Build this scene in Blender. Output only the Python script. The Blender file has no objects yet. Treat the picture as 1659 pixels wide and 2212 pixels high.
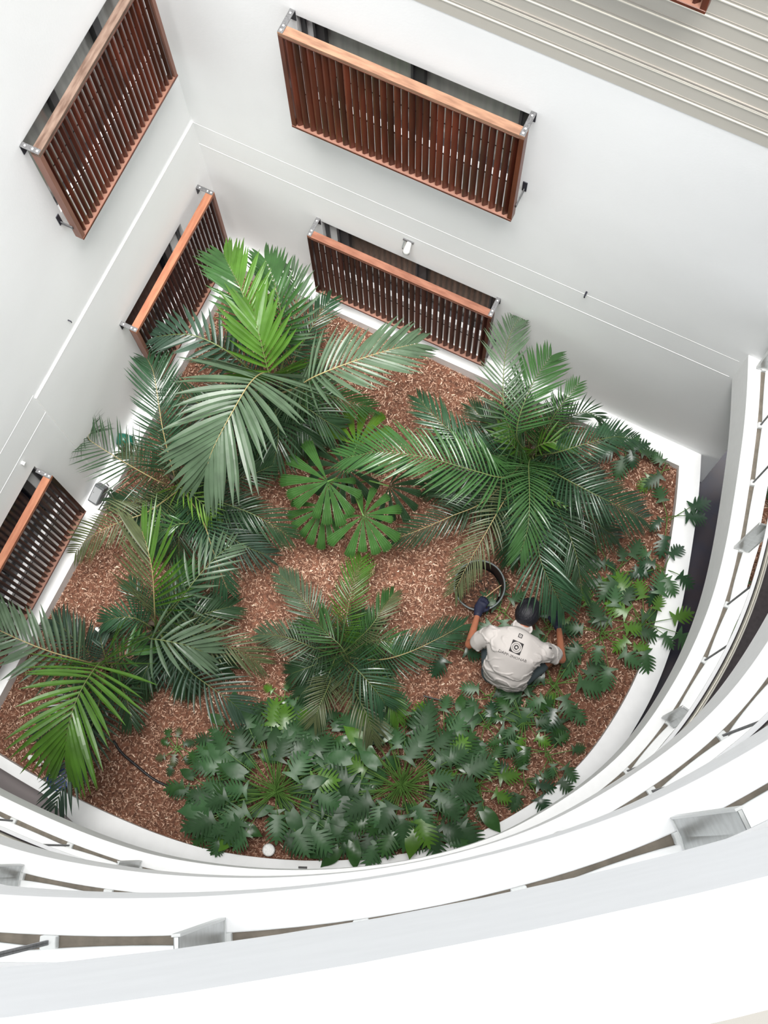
import bpy, bmesh, math, random
import numpy as np
from mathutils import Vector, Matrix, noise
from mathutils.bvhtree import BVHTree
random.seed(7)
rng = np.random.default_rng(7)
SC = bpy.context.scene
COL = SC.collection

# ------------------------------------------------------------------ camera
H = 11.88                       # the lens is 11.88 m above the mulch (z = 0)
FPX = 3032.5
RM = np.array([[0.89982167, 0.43593258, -0.01684491],
               [0.42015798, -0.87636073, -0.23549764],
               [-0.11742332, 0.20482836, -0.97172893]])
cam = bpy.data.cameras.new('camera')
cam.sensor_fit = 'HORIZONTAL'
cam.sensor_width = 36.0
cam.lens = FPX / 1659 * 36.0
cam.clip_start = 0.02
camo = bpy.data.objects.new('camera', cam)
COL.objects.link(camo)
r, d, f = RM
camo.matrix_world = Matrix(((r[0], -d[0], -f[0], 0), (r[1], -d[1], -f[1], 0), (r[2], -d[2], -f[2], H), (0, 0, 0, 1)))
SC.camera = camo

# ------------------------------------------------------------------ light: flat bright overcast sky over the open light well
EXPOSURE = 0.6
world = bpy.data.worlds.new('overcast_sky')
SC.world = world
world.use_nodes = True
nt = world.node_tree
bg = nt.nodes['Background']
bg.inputs[0].default_value = (0.93, 0.965, 1.0, 1)
bg.inputs[1].default_value = 0.75
sun = bpy.data.lights.new('sun', 'SUN')
sun.energy = 7.5
sun.angle = math.radians(32)
sun.color = (1, 0.98, 0.95)
suno = bpy.data.objects.new('sun', sun)
COL.objects.link(suno)
suno.rotation_euler = (math.radians(6), math.radians(5), 0)
suno['kind'] = 'structure'
SC.view_settings.view_transform = 'Standard'
SC.view_settings.look = 'None'
SC.view_settings.exposure = EXPOSURE
SC.view_settings.gamma = 1
SC.view_settings.use_curve_mapping = False
SC.cycles.use_denoising = True
SC.cycles.max_bounces = 14
SC.cycles.diffuse_bounces = 12
SC.cycles.glossy_bounces = 4
SC.cycles.transmission_bounces = 4

# ------------------------------------------------------------------ helpers
def at(px, py, h):
    """point of the photo pixel's sight line at height h above the mulch"""
    c = np.array([px - 829.5, py - 1106.0, FPX])
    v = RM.T @ c
    return Vector(v * ((h - H) / v[2])) + Vector((0, 0, H))

def link(name, me, mat=None, parent=None):
    o = bpy.data.objects.new(name, me)
    COL.objects.link(o)
    if mat is not None:
        me.materials.append(mat)
    if parent is not None:
        o.parent = parent
    return o

def mesh(name, verts, faces, mat=None, parent=None, smooth=False):
    me = bpy.data.meshes.new(name)
    me.from_pydata([tuple(v) for v in verts], [], faces)
    if smooth:
        me.polygons.foreach_set('use_smooth', [True] * len(me.polygons))
    me.update()
    return link(name, me, mat, parent)

def thing(name, label, cat, loc=(0, 0, 0), group=None):
    o = bpy.data.objects.new(name, None)
    COL.objects.link(o)
    o.empty_display_size = 0.1
    o.location = loc
    o['label'] = label
    o['category'] = cat
    if group:
        o['group'] = group
    return o

def tag(o, label, cat, group=None, kind=None):
    o['label'] = label
    o['category'] = cat
    if group:
        o['group'] = group
    if kind:
        o['kind'] = kind
    return o

def struct(o):
    o['kind'] = 'structure'
    return o

class MB:
    def __init__(s):
        s.v = []
        s.f = []
    def add(s, vs, fs):
        n = len(s.v)
        s.v += [tuple(v) for v in vs]
        s.f += [tuple(i + n for i in q) for q in fs]
        return s
    def box(s, a, b, M=None):
        x0, y0, z0 = a
        x1, y1, z1 = b
        vs = [Vector(p) for p in ((x0, y0, z0), (x1, y0, z0), (x1, y1, z0), (x0, y1, z0), (x0, y0, z1), (x1, y0, z1), (x1, y1, z1), (x0, y1, z1))]
        if M:
            vs = [M @ v for v in vs]
        return s.add(vs, [(0, 3, 2, 1), (4, 5, 6, 7), (0, 1, 5, 4), (1, 2, 6, 5), (2, 3, 7, 6), (3, 0, 4, 7)])
    def tube(s, pts, rad, n=8, cap=True):
        pts = [Vector(p) for p in pts]
        rads = rad if isinstance(rad, (list, tuple)) else [rad] * len(pts)
        base = len(s.v)
        up = Vector((0, 0, 1))
        for i, p in enumerate(pts):
            t = (pts[min(i + 1, len(pts) - 1)] - pts[max(i - 1, 0)])
            t = t.normalized() if t.length > 1e-9 else Vector((0, 0, 1))
            a = t.cross(up)
            if a.length < 0.05:
                a = t.cross(Vector((1, 0, 0)))
            a.normalize()
            b = t.cross(a)
            for k in range(n):
                w = 2 * math.pi * k / n
                s.v.append(tuple(p + (a * math.cos(w) + b * math.sin(w)) * rads[i]))
        for i in range(len(pts) - 1):
            for k in range(n):
                q = base + i * n
                s.f.append((q + k, q + (k + 1) % n, q + n + (k + 1) % n, q + n + k))
        if cap:
            s.f.append(tuple(base + k for k in reversed(range(n))))
            s.f.append(tuple(base + (len(pts) - 1) * n + k for k in range(n)))
        return s
    def lathe(s, prof, c=(0, 0, 0), n=40):
        base = len(s.v)
        for (rr, z) in prof:
            for k in range(n):
                w = 2 * math.pi * k / n
                s.v.append((c[0] + rr * math.cos(w), c[1] + rr * math.sin(w), c[2] + z))
        for i in range(len(prof) - 1):
            for k in range(n):
                q = base + i * n
                s.f.append((q + k, q + (k + 1) % n, q + n + (k + 1) % n, q + n + k))
        return s
    def build(s, name, mat=None, parent=None, smooth=False, bevel=0):
        o = mesh(name, s.v, s.f, mat, parent, smooth)
        if bevel:
            m = o.modifiers.new('bevel', 'BEVEL')
            m.width = bevel
            m.segments = 2
            m.limit_method = 'ANGLE'
        return o

# ------------------------------------------------------------------ materials
def mat(name, col, rough=0.6, metal=0.0, spec=0.5, noise_amt=0.0, noise_scale=5.0, col2=None, bump=0.0, bump_scale=40.0,
        rand=0.0, stretch=None, sss=0.0, coat=0.0):
    m = bpy.data.materials.new(name)
    m.use_nodes = True
    t = m.node_tree
    N = t.nodes
    L = t.links
    p = N['Principled BSDF']
    p.inputs['Roughness'].default_value = rough
    p.inputs['Metallic'].default_value = metal
    p.inputs['Specular IOR Level'].default_value = spec
    p.inputs['Coat Weight'].default_value = coat
    p.inputs['Coat Roughness'].default_value = 0.15
    p.inputs['Base Color'].default_value = (*col, 1)
    tc = N.new('ShaderNodeTexCoord')
    mp = N.new('ShaderNodeMapping')
    L.new(tc.outputs['Object'], mp.inputs[0])
    if stretch:
        mp.inputs['Scale'].default_value = stretch
    out = None
    if col2 is not None or noise_amt:
        nz = N.new('ShaderNodeTexNoise')
        nz.inputs['Scale'].default_value = noise_scale
        nz.inputs['Detail'].default_value = 6
        L.new(mp.outputs[0], nz.inputs['Vector'])
        rp = N.new('ShaderNodeValToRGB')
        c2 = col2 if col2 is not None else tuple(c * (1 - noise_amt) for c in col)
        rp.color_ramp.elements[0].position = 0.35
        rp.color_ramp.elements[1].position = 0.65
        rp.color_ramp.elements[0].color = (*c2, 1)
        rp.color_ramp.elements[1].color = (*col, 1)
        L.new(nz.outputs['Fac'], rp.inputs[0])
        out = rp.outputs[0]
        L.new(out, p.inputs['Base Color'])
    if rand:
        oi = N.new('ShaderNodeObjectInfo')
        mr = N.new('ShaderNodeMapRange')
        mr.inputs['To Min'].default_value = 1 - rand
        mr.inputs['To Max'].default_value = 1 + rand
        L.new(oi.outputs['Random'], mr.inputs['Value'])
        hs = N.new('ShaderNodeHueSaturation')
        L.new(mr.outputs[0], hs.inputs['Value'])
        if out is not None:
            L.new(out, hs.inputs['Color'])
        else:
            hs.inputs['Color'].default_value = (*col, 1)
        L.new(hs.outputs[0], p.inputs['Base Color'])
    if bump:
        nb = N.new('ShaderNodeTexNoise')
        nb.inputs['Scale'].default_value = bump_scale
        nb.inputs['Detail'].default_value = 4
        L.new(mp.outputs[0], nb.inputs['Vector'])
        bp = N.new('ShaderNodeBump')
        bp.inputs['Strength'].default_value = bump
        bp.inputs['Distance'].default_value = 0.01
        L.new(nb.outputs['Fac'], bp.inputs['Height'])
        L.new(bp.outputs[0], p.inputs['Normal'])
    return m

def S(r_, g_, b_):
    def c(x):
        x /= 255
        return x / 12.92 if x <= 0.04045 else ((x + 0.055) / 1.055) ** 2.4
    return (c(r_), c(g_), c(b_))

M = {}
M['render'] = mat('white_render', (0.938, 0.945, 0.948), 0.75, spec=0.2, noise_amt=0.035, noise_scale=1.3, bump=0.06, bump_scale=60)
M['render_groove'] = mat('pale_groove', (0.95, 0.95, 0.945), 0.7, spec=0.2)
M['coping'] = mat('white_coping', (0.87, 0.87, 0.87), 0.55, spec=0.3, noise_amt=0.03, noise_scale=18)
M['curb'] = mat('painted_curb', (0.90, 0.905, 0.91), 0.6, spec=0.25, noise_amt=0.04, noise_scale=9)
M['beige'] = mat('beige_cladding', S(194, 190, 181), 0.7, spec=0.2)
M['beige_line'] = mat('cladding_joint_light', S(235, 231, 220), 0.6)
M['beige_dark'] = mat('cladding_joint_dark', S(170, 164, 156), 0.7)
M['tile_dark'] = mat('dark_floor_tile', (0.02, 0.019, 0.036), 0.35, spec=0.5, noise_amt=0.4, noise_scale=6, col2=(0.035, 0.024, 0.032))
M['walk'] = mat('grey_walkway_carpet', (0.075, 0.062, 0.062), 0.9, noise_amt=0.25, noise_scale=30)
M['walk_beige'] = mat('beige_walkway', (0.155, 0.150, 0.138), 0.8)
M['timber_grey'] = mat('weathered_timber', S(133, 124, 112), 0.8, noise_amt=0.3, noise_scale=25, stretch=(1, 1, 1))
M['clamp'] = mat('white_clamp', (0.72, 0.73, 0.72), 0.4, spec=0.5)
M['steel'] = mat('brushed_steel', (0.46, 0.48, 0.48), 0.3, metal=0.7, noise_amt=0.2, noise_scale=30)
M['tube'] = mat('satin_steel_tube', (0.55, 0.52, 0.44), 0.35, metal=0.9)
M['glass'] = mat('mirror_balustrade_glass', (0.86, 0.88, 0.875), 0.02, metal=1.0)
M['bracket'] = mat('galvanised_bracket', (0.18, 0.18, 0.185), 0.45, metal=0.5, noise_amt=0.4, noise_scale=90)
M['bracket_dark'] = mat('dark_wall_plate', (0.018, 0.018, 0.03), 0.5)
M['bolt'] = mat('zinc_bolt', (0.7, 0.7, 0.7), 0.4, metal=0.3)
M['win_grey'] = mat('grey_window_pane', (0.50, 0.51, 0.48), 0.12, spec=0.6, noise_amt=0.25, noise_scale=3, stretch=(6, 6, 0.4))
M['win_brown'] = mat('brown_window_pane', (0.17, 0.14, 0.12), 0.12, spec=0.6, noise_amt=0.3, noise_scale=3, stretch=(6, 6, 0.4))
M['win_navy'] = mat('dark_window_pane', (0.008, 0.01, 0.018), 0.12, spec=0.5)
M['win_frame'] = mat('window_frame_grey', (0.055, 0.055, 0.06), 0.4)
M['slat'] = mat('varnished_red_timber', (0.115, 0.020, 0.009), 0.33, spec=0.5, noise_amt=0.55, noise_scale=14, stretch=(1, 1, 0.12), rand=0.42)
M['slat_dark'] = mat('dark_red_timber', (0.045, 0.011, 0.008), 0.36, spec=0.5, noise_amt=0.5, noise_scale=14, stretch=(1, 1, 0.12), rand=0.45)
M['stile'] = mat('red_timber_stile', (0.14, 0.032, 0.014), 0.4, spec=0.5, noise_amt=0.45, noise_scale=14, stretch=(1, 1, 0.15))
M['stile_pink'] = mat('brown_timber_stile', (0.26, 0.12, 0.085), 0.5, spec=0.4, noise_amt=0.3, noise_scale=14, stretch=(1, 1, 0.15))
M['sill_pink'] = mat('pink_timber_board', (0.27, 0.135, 0.095), 0.55, spec=0.3, noise_amt=0.25, noise_scale=12)
M['beam_tan'] = mat('tan_weathered_beam', S(156, 120, 97), 0.7, spec=0.25, noise_scale=7, col2=S(124, 92, 74), stretch=(1, 6, 6))
M['beam_grey'] = mat('silvered_beam', S(128, 108, 96), 0.8, spec=0.2, noise_scale=7, col2=S(92, 72, 62), stretch=(6, 1, 6))
M['beam_orange'] = mat('orange_beam', S(166, 112, 84), 0.6, spec=0.3, noise_scale=6, col2=S(142, 88, 64), stretch=(6, 1, 6))
M['beam_red'] = mat('red_brown_beam', S(142, 96, 76), 0.6, spec=0.3, noise_scale=7, col2=S(118, 74, 56), stretch=(1, 6, 6))
M['rod'] = mat('black_rod', (0.01, 0.01, 0.01), 0.5)
M['soil'] = mat('dark_soil', (0.20, 0.085, 0.05), 0.95, noise_amt=0.6, noise_scale=30, bump=0.8, bump_scale=60)
M['chips'] = mat('bark_chips', (0.42, 0.19, 0.11), 0.85, spec=0.2)
M['hose'] = mat('black_hose', (0.01, 0.01, 0.012), 0.5)
M['pot'] = mat('black_plastic', (0.012, 0.012, 0.014), 0.45)
M['pot_rim'] = mat('grey_worn_rim', (0.10, 0.12, 0.12), 0.4)
M['debris'] = mat('brown_debris', (0.13, 0.055, 0.03), 0.95, noise_amt=0.7, noise_scale=40, col2=(0.02, 0.012, 0.008), bump=1.0, bump_scale=50)
M['stick'] = mat('tan_stick', (0.45, 0.3, 0.17), 0.8)
M['skin'] = mat('skin', (0.36, 0.135, 0.075), 0.5, spec=0.35, noise_amt=0.12, noise_scale=20)
M['shirt'] = mat('stone_cotton', (0.50, 0.468, 0.448), 0.9, spec=0.1, bump=0.25, bump_scale=9)
M['collar'] = mat('stone_collar', (0.54, 0.505, 0.485), 0.9, spec=0.1)
M['ink'] = mat('dark_print', (0.02, 0.017, 0.018), 0.8)
M['ink_grey'] = mat('grey_print', (0.045, 0.04, 0.04), 0.8)
M['print_light'] = mat('pale_print', (0.46, 0.43, 0.41), 0.85)
M['hair'] = mat('black_hair', (0.004, 0.004, 0.008), 0.55, spec=0.5, bump=0.6, bump_scale=90, stretch=(1, 0.2, 1))
M['glove'] = mat('navy_glove', (0.006, 0.008, 0.028), 0.7)
M['shorts'] = mat('slate_shorts', (0.055, 0.075, 0.085), 0.85)
M['shoe'] = mat('dark_shoe', (0.02, 0.02, 0.02), 0.7)
M['lamp_body'] = mat('grey_lamp_housing', (0.10, 0.11, 0.115), 0.45)
M['lamp_green'] = mat('green_lamp_housing', (0.010, 0.115, 0.078), 0.4)
M['white_plastic'] = mat('white_plastic', (0.8, 0.8, 0.78), 0.4, noise_amt=0.2, noise_scale=60)
M['blue'] = mat('blue_plastic', (0.005, 0.05, 0.26), 0.4)
M['stone'] = mat('white_stone', (0.8, 0.8, 0.77), 0.8)

def leafmat(name, col, rough=0.34, spec=0.5, rand=0.16, trans=0.12, mott=0.3):
    m = mat(name, col, rough, spec=spec, noise_amt=mott, noise_scale=7, rand=rand)
    t = m.node_tree
    p = t.nodes['Principled BSDF']
    tr = t.nodes.new('ShaderNodeBsdfTranslucent')
    tr.inputs[0].default_value = (min(1, col[0] * 2.2), min(1, col[1] * 2.2), col[2] * 1.2, 1)
    mx = t.nodes.new('ShaderNodeMixShader')
    mx.inputs[0].default_value = trans
    t.links.new(p.outputs[0], mx.inputs[1])
    t.links.new(tr.outputs[0], mx.inputs[2])
    t.links.new(mx.outputs[0], t.nodes['Material Output'].inputs[0])
    return m
LM = {
    'S': leafmat('sage_frond', (0.075, 0.122, 0.070), 0.42),
    'G': leafmat('green_frond', (0.038, 0.104, 0.028), 0.32),
    'B': leafmat('bright_frond', (0.062, 0.150, 0.018), 0.38, trans=0.2),
    'Y': leafmat('young_frond', (0.13, 0.27, 0.03), 0.42, trans=0.25),
    'D': leafmat('dark_frond', (0.024, 0.056, 0.024), 0.33),
    'T': leafmat('teal_frond', (0.027, 0.072, 0.034), 0.32),
    'N': leafmat('blue_green_frond', (0.034, 0.066, 0.044), 0.40),
    'O': leafmat('olive_frond', (0.085, 0.105, 0.045), 0.45),
    'P': leafmat('xanadu_leaf', (0.040, 0.105, 0.038), 0.46, rand=0.4),
    'PB': leafmat('xanadu_bright_leaf', (0.09, 0.21, 0.025), 0.35, rand=0.2, trans=0.2),
    'L': leafmat('broad_leaf', (0.032, 0.095, 0.028), 0.42, rand=0.25),
    'F': leafmat('fan_leaf', (0.045, 0.120, 0.028), 0.3, rand=0.15),
    'FB': leafmat('fan_bright_leaf', (0.085, 0.18, 0.02), 0.34, rand=0.1, trans=0.2),
}
M['rachis'] = mat('green_rachis', (0.11, 0.14, 0.045), 0.5)
M['rachis_tan'] = mat('tan_rachis', (0.30, 0.24, 0.11), 0.55)
M['petiole'] = mat('green_petiole', (0.10, 0.20, 0.045), 0.4)
M['trunk'] = mat('palm_trunk', (0.06, 0.045, 0.028), 0.9, noise_amt=0.5, noise_scale=20)

# ------------------------------------------------------------------ the curved side of the court (plan curve, same at every storey)
CP = [(-3.8, -.78), (-3.37, -.82), (-2.95, -.845), (-2.595, -.85), (-2.264, -.838), (-1.938, -.815), (-1.627, -.77), (-1.412, -.722),
      (-1.149, -.642), (-.836, -.525), (-.442, -.34), (.006, -.066), (.402, .267), (.635, .547), (.849, .876), (.993, 1.177),
      (1.073, 1.458), (1.116, 1.726), (1.14, 1.98), (1.141, 2.246), (1.118, 2.52), (1.07, 2.8), (1.004, 3.09), (.924, 3.4),
      (.858, 3.64), (.768, 3.913), (.66, 4.2)]

def catmull(P, n=6):
    P = [np.array(p, float) for p in P]
    Q = [2 * P[0] - P[1]] + P + [2 * P[-1] - P[-2]]
    out = []
    for i in range(1, len(Q) - 2):
        a, b, c, e = Q[i - 1], Q[i], Q[i + 1], Q[i + 2]
        for k in range(n):
            t = k / n
            out.append(0.5 * ((2 * b) + (-a + c) * t + (2 * a - 5 * b + 4 * c - e) * t * t + (-a + 3 * b - 3 * c + e) * t ** 3))
    out.append(P[-1])
    return np.array(out)

def smooth_curve(P, it=6):
    P = P.copy()
    for _ in range(it):
        P[1:-1] = P[:-2] * .25 + P[1:-1] * .5 + P[2:] * .25
    return P
CURVE = smooth_curve(catmull(CP, 6), 12)
SEG = np.linalg.norm(np.diff(CURVE, axis=0), axis=1)
ARC = np.concatenate([[0], np.cumsum(SEG)])

def normals(C):
    t = np.gradient(C, axis=0)
    t /= np.linalg.norm(t, axis=1)[:, None]
    return np.stack([t[:, 1], -t[:, 0]], 1)      # pointing away from the court
NRM = normals(CURVE)
def clampw(v):
    return (max(v[0], XA + .03 + .01 * (v[2] % .05) * 10), min(v[1], YB - .012 - .01 * (v[2] % .05) * 10), v[2])
def offc(o):
    return CURVE + NRM * o
def on_arc(s, o=0.0):
    C = offc(o)
    return np.array([np.interp(s, ARC, C[:, 0]), np.interp(s, ARC, C[:, 1])])
def nrm_arc(s):
    v = np.array([np.interp(s, ARC, NRM[:, 0]), np.interp(s, ARC, NRM[:, 1])])
    return v / np.linalg.norm(v)

def ring(mb, o0, o1, z0, z1, C=None, N=None):
    """a solid band that follows the curve between offsets o0, o1 and heights z0, z1"""
    C = CURVE if C is None else C
    N = NRM if N is None else N
    n = len(C)
    base = len(mb.v)
    for i in range(n):
        a = C[i] + N[i] * (o0[i] if hasattr(o0, '__len__') else o0)
        b = C[i] + N[i] * (o1[i] if hasattr(o1, '__len__') else o1)
        mb.v += [(a[0], a[1], z0), (b[0], b[1], z0), (b[0], b[1], z1), (a[0], a[1], z1)]
    for i in range(n - 1):
        q = base + 4 * i
        for k in range(4):
            mb.f.append((q + k, q + (k + 1) % 4, q + 4 + (k + 1) % 4, q + 4 + k))
    mb.f.append((base, base + 3, base + 2, base + 1))
    e = base + 4 * (n - 1)
    mb.f.append((e, e + 1, e + 2, e + 3))
    return mb

# ------------------------------------------------------------------ setting: walls
XA, YB = -3.80, 4.13
def hz(zc):
    return H + zc

def wall_mesh(name, axis, plane, u0, u1, z0, z1, holes, depth, m, cut=None):
    """wall sheet with rectangular openings and reveals; axis 'B': plane y, u=x; 'A': plane x, u=y"""
    us = sorted({u0, u1, *[h[0] for h in holes], *[h[1] for h in holes], *([cut[0]] if cut else [])})
    zs = sorted({z0, z1, *[h[2] for h in holes], *[h[3] for h in holes], *([cut[1]] if cut else [])})
    mb = MB()
    def pt(u, z, dd=0):
        return (u, plane + dd, z) if axis == 'B' else (plane - dd, u, z)
    for i in range(len(us) - 1):
        for j in range(len(zs) - 1):
            uc, zc = (us[i] + us[i + 1]) / 2, (zs[j] + zs[j + 1]) / 2
            if any(h[0] < uc < h[1] and h[2] < zc < h[3] for h in holes):
                continue
            if cut and uc > cut[0] and zc < cut[1]:
                continue
            q = [pt(us[i], zs[j]), pt(us[i + 1], zs[j]), pt(us[i + 1], zs[j + 1]), pt(us[i], zs[j + 1])]
            mb.add(q, [(0, 1, 2, 3)])
    for h in holes:
        a, b, c, e = h
        for (p, q) in (((a, c), (b, c)), ((b, c), (b, e)), ((b, e), (a, e)), ((a, e), (a, c))):
            mb.add([pt(*p), pt(*q), pt(*q, depth), pt(*p, depth)], [(0, 1, 2, 3)])
    if cut:
        mb.add([pt(cut[0], z0), pt(cut[0], cut[1]), pt(cut[0], cut[1], depth), pt(cut[0], z0, depth)], [(0, 1, 2, 3)])
    # outer back so the wall is a solid slab
    mb.add([pt(u0, z0, depth), pt(u1, z0, depth), pt(u1, z1, depth), pt(u0, z1, depth)], [(0, 1, 2, 3)]) if not holes else None
    return struct(mb.build(name, m))

ZT = hz(-4.25)
ZB = hz(-12.45)
HB = [(-2.734, -1.184, hz(-8.42), hz(-7.513)), (-2.754, -1.207, hz(-11.30), hz(-10.38))]
wall_mesh('wall_back', 'B', YB, XA - .3, 2.6, ZB, hz(-6.852), HB, 0.30, M['render'], cut=(0.99, hz(-9.93)))
wall_mesh('wall_back_upper', 'B', YB - .004, XA - .3, 2.6, hz(-6.852), ZT, [(-1.98, -.43, hz(-5.5), hz(-4.61))], 0.30, M['beige'])
HA = [(2.675, 3.985, hz(-8.42), hz(-7.477))]
wall_mesh('wall_left', 'A', XA, -2.2, YB + .3, hz(-9.60), ZT, HA, 0.30, M['render'])
wall_mesh('wall_left_lower', 'A', XA + .013, 1.70, YB + .3, ZB, hz(-9.60), [(2.705, 3.645, hz(-11.30), hz(-10.43))], 0.30, M['render'])
wall_mesh('wall_left_near', 'A', XA, -2.2, 1.70, ZB, hz(-9.60), [(-.2, 1.3375, hz(-11.25), hz(-10.27))], 0.30, M['render'])
# ledge on top of the thickened lower wall, and its end
struct(MB().box((XA - .01, 1.70, hz(-9.605)), (XA + .014, YB, hz(-9.597))).box((XA, 1.694, ZB), (XA + .013, 1.70, hz(-9.59))).build('trim_1', M['render_groove']))
# shadow-line joints
struct(MB().box((XA, YB - .0012, hz(-9.605)), (0.66, YB + .01, hz(-9.602))).box((XA, YB - .0018, hz(-9.931)), (0.66, YB + .01, hz(-9.927))).build('trim_2', M['render_groove']))
struct(MB().box((XA - .01, -1.2, hz(-9.553)), (XA + .0012, 1.70, hz(-9.548))).box((XA - .01, -1.2, hz(-9.927)), (XA + .0015, 1.70, hz(-9.921))).build('trim_3', M['render_groove']))
# beige cladding joints: a light bead beside a thin dark groove, measured up the wall
mb1, mb2 = MB(), MB()
z = hz(-6.852) + .115
k = 0
while z < ZT - .2:
    mb1.box((XA, YB - .010, z), (2.6, YB, z + .008))
    mb2.box((XA, YB - .0065, z + .022), (2.6, YB, z + .030))
    if k == 1:
        mb1.box((XA, YB - .010, z + .012), (2.6, YB, z + .020))
        mb2.box((XA, YB - .012, z + .036), (2.6, YB, z + .045))
    z += .150
    k += 1
struct(mb1.build('trim_4', M['beige_line']))
struct(mb2.build('trim_5', M['beige_dark']))

# windows (frame, mullions and pane inside each opening)
def window(n, axis, plane, u0, u1, z0, z1, pane, mulls, pale=None):
    d0 = .085
    def bx(mb, a0, a1, c0, c1, e0, e1):
        if axis == 'B':
            mb.box((a0, plane + e0, c0), (a1, plane + e1, c1))
        else:
            mb.box((plane - e1, a0, c0), (plane - e0, a1, c1))
    fr = MB()
    bx(fr, u0, u1, z1 - .03, z1, d0 - .04, d0)
    bx(fr, u0, u1, z0, z0 + .03, d0 - .04, d0)
    bx(fr, u0, u0 + .03, z0, z1, d0 - .04, d0)
    bx(fr, u1 - .03, u1, z0, z1, d0 - .04, d0)
    for u, w in mulls:
        bx(fr, u - w / 2, u + w / 2, z0, z1, d0 - .045, d0)
        bx(fr, u - w / 2 - .008, u - w / 2 + .008, z0, z1, d0 - .06, d0 - .045)
    f_ = struct(fr.build('window_%d' % n, M['win_frame']))
    g = MB()
    bx(g, u0, u1, z0, z1, d0 - .002, d0 + .02)
    g.build('pane', pane, f_)
    if pale:
        p_ = MB()
        bx(p_, pale[0], pale[1], z0, z1, d0 - .02, d0 - .004)
        p_.build('reveal_panel', M['curb'], f_)
    return f_
window(1, 'B', YB, -2.734, -1.184, hz(-8.42), hz(-7.513), M['win_grey'], [(-2.60, .06), (-1.93, .075), (-1.22, .05)], (-2.73, -2.64))
window(2, 'B', YB, -2.754, -1.207, hz(-11.30), hz(-10.38), M['win_brown'], [(-2.58, .085), (-1.88, .08), (-1.24, .05)], (-2.75, -2.66))
window(3, 'B', YB - .004, -1.98, -.43, hz(-5.5), hz(-4.61), M['win_grey'], [(-1.2, .07)])
window(4, 'A', XA, 2.675, 3.985, hz(-8.42), hz(-7.477), M['win_grey'], [(3.06, .06), (3.60, .07)])
window(5, 'A', XA + .013, 2.705, 3.645, hz(-11.30), hz(-10.43), M['win_navy'], [(3.44, .07)], (3.52, 3.64))
window(6, 'A', XA, -.2, 1.3375, hz(-11.25), hz(-10.27), M['win_navy'], [(1.20, .06), (.6, .06)], (1.24, 1.33))

# ------------------------------------------------------------------ setting: planter, ground floor
ZC = hz(-11.76)            # curb top
K = (ARC >= 0)
inner = CURVE - NRM * .045
pl = MB()
curb_w = np.interp(ARC, [0, .9, 1.5, 2.2, 4.8, 5.7, ARC[-1]], [.085, .09, .26, .30, .30, .185, .185])
ring(pl, np.full(len(CURVE), -.045), curb_w - .045 + .0, ZB, ZC)
planter = struct(pl.build('trim_6', M['curb']))
struct(MB().box((-3.8, YB - .175, -.2), (.816, YB, ZC)).box((-3.8, 1.70, -.2), (XA + .175, YB - .17, ZC))
       .box((-3.8, -.8, -.2), (XA + .165, 1.70, ZC)).build('trim_7', M['curb'])).location.z = (-.0015)
# dark tiled ground floor beyond the planter
fb = MB()
ring(fb, .1, 1.7, ZB - .1, ZB)
fb.box((.6, 3.9, ZB - .1), (3.2, 6.5, ZB + .001))
struct(fb.build('floor', M['tile_dark']))
pw = MB()
ring(pw, 1.7, 1.8, ZB, hz(-9.95))
struct(pw.build('wall_right', M['render']))
# pale paving near the left wall
struct(MB().box((-4.1, -2.2, ZB - .02), (-2.55, -.78, ZB + .012)).build('floor_2', mat('pale_paving', S(150, 142, 142), 0.8)))

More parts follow.
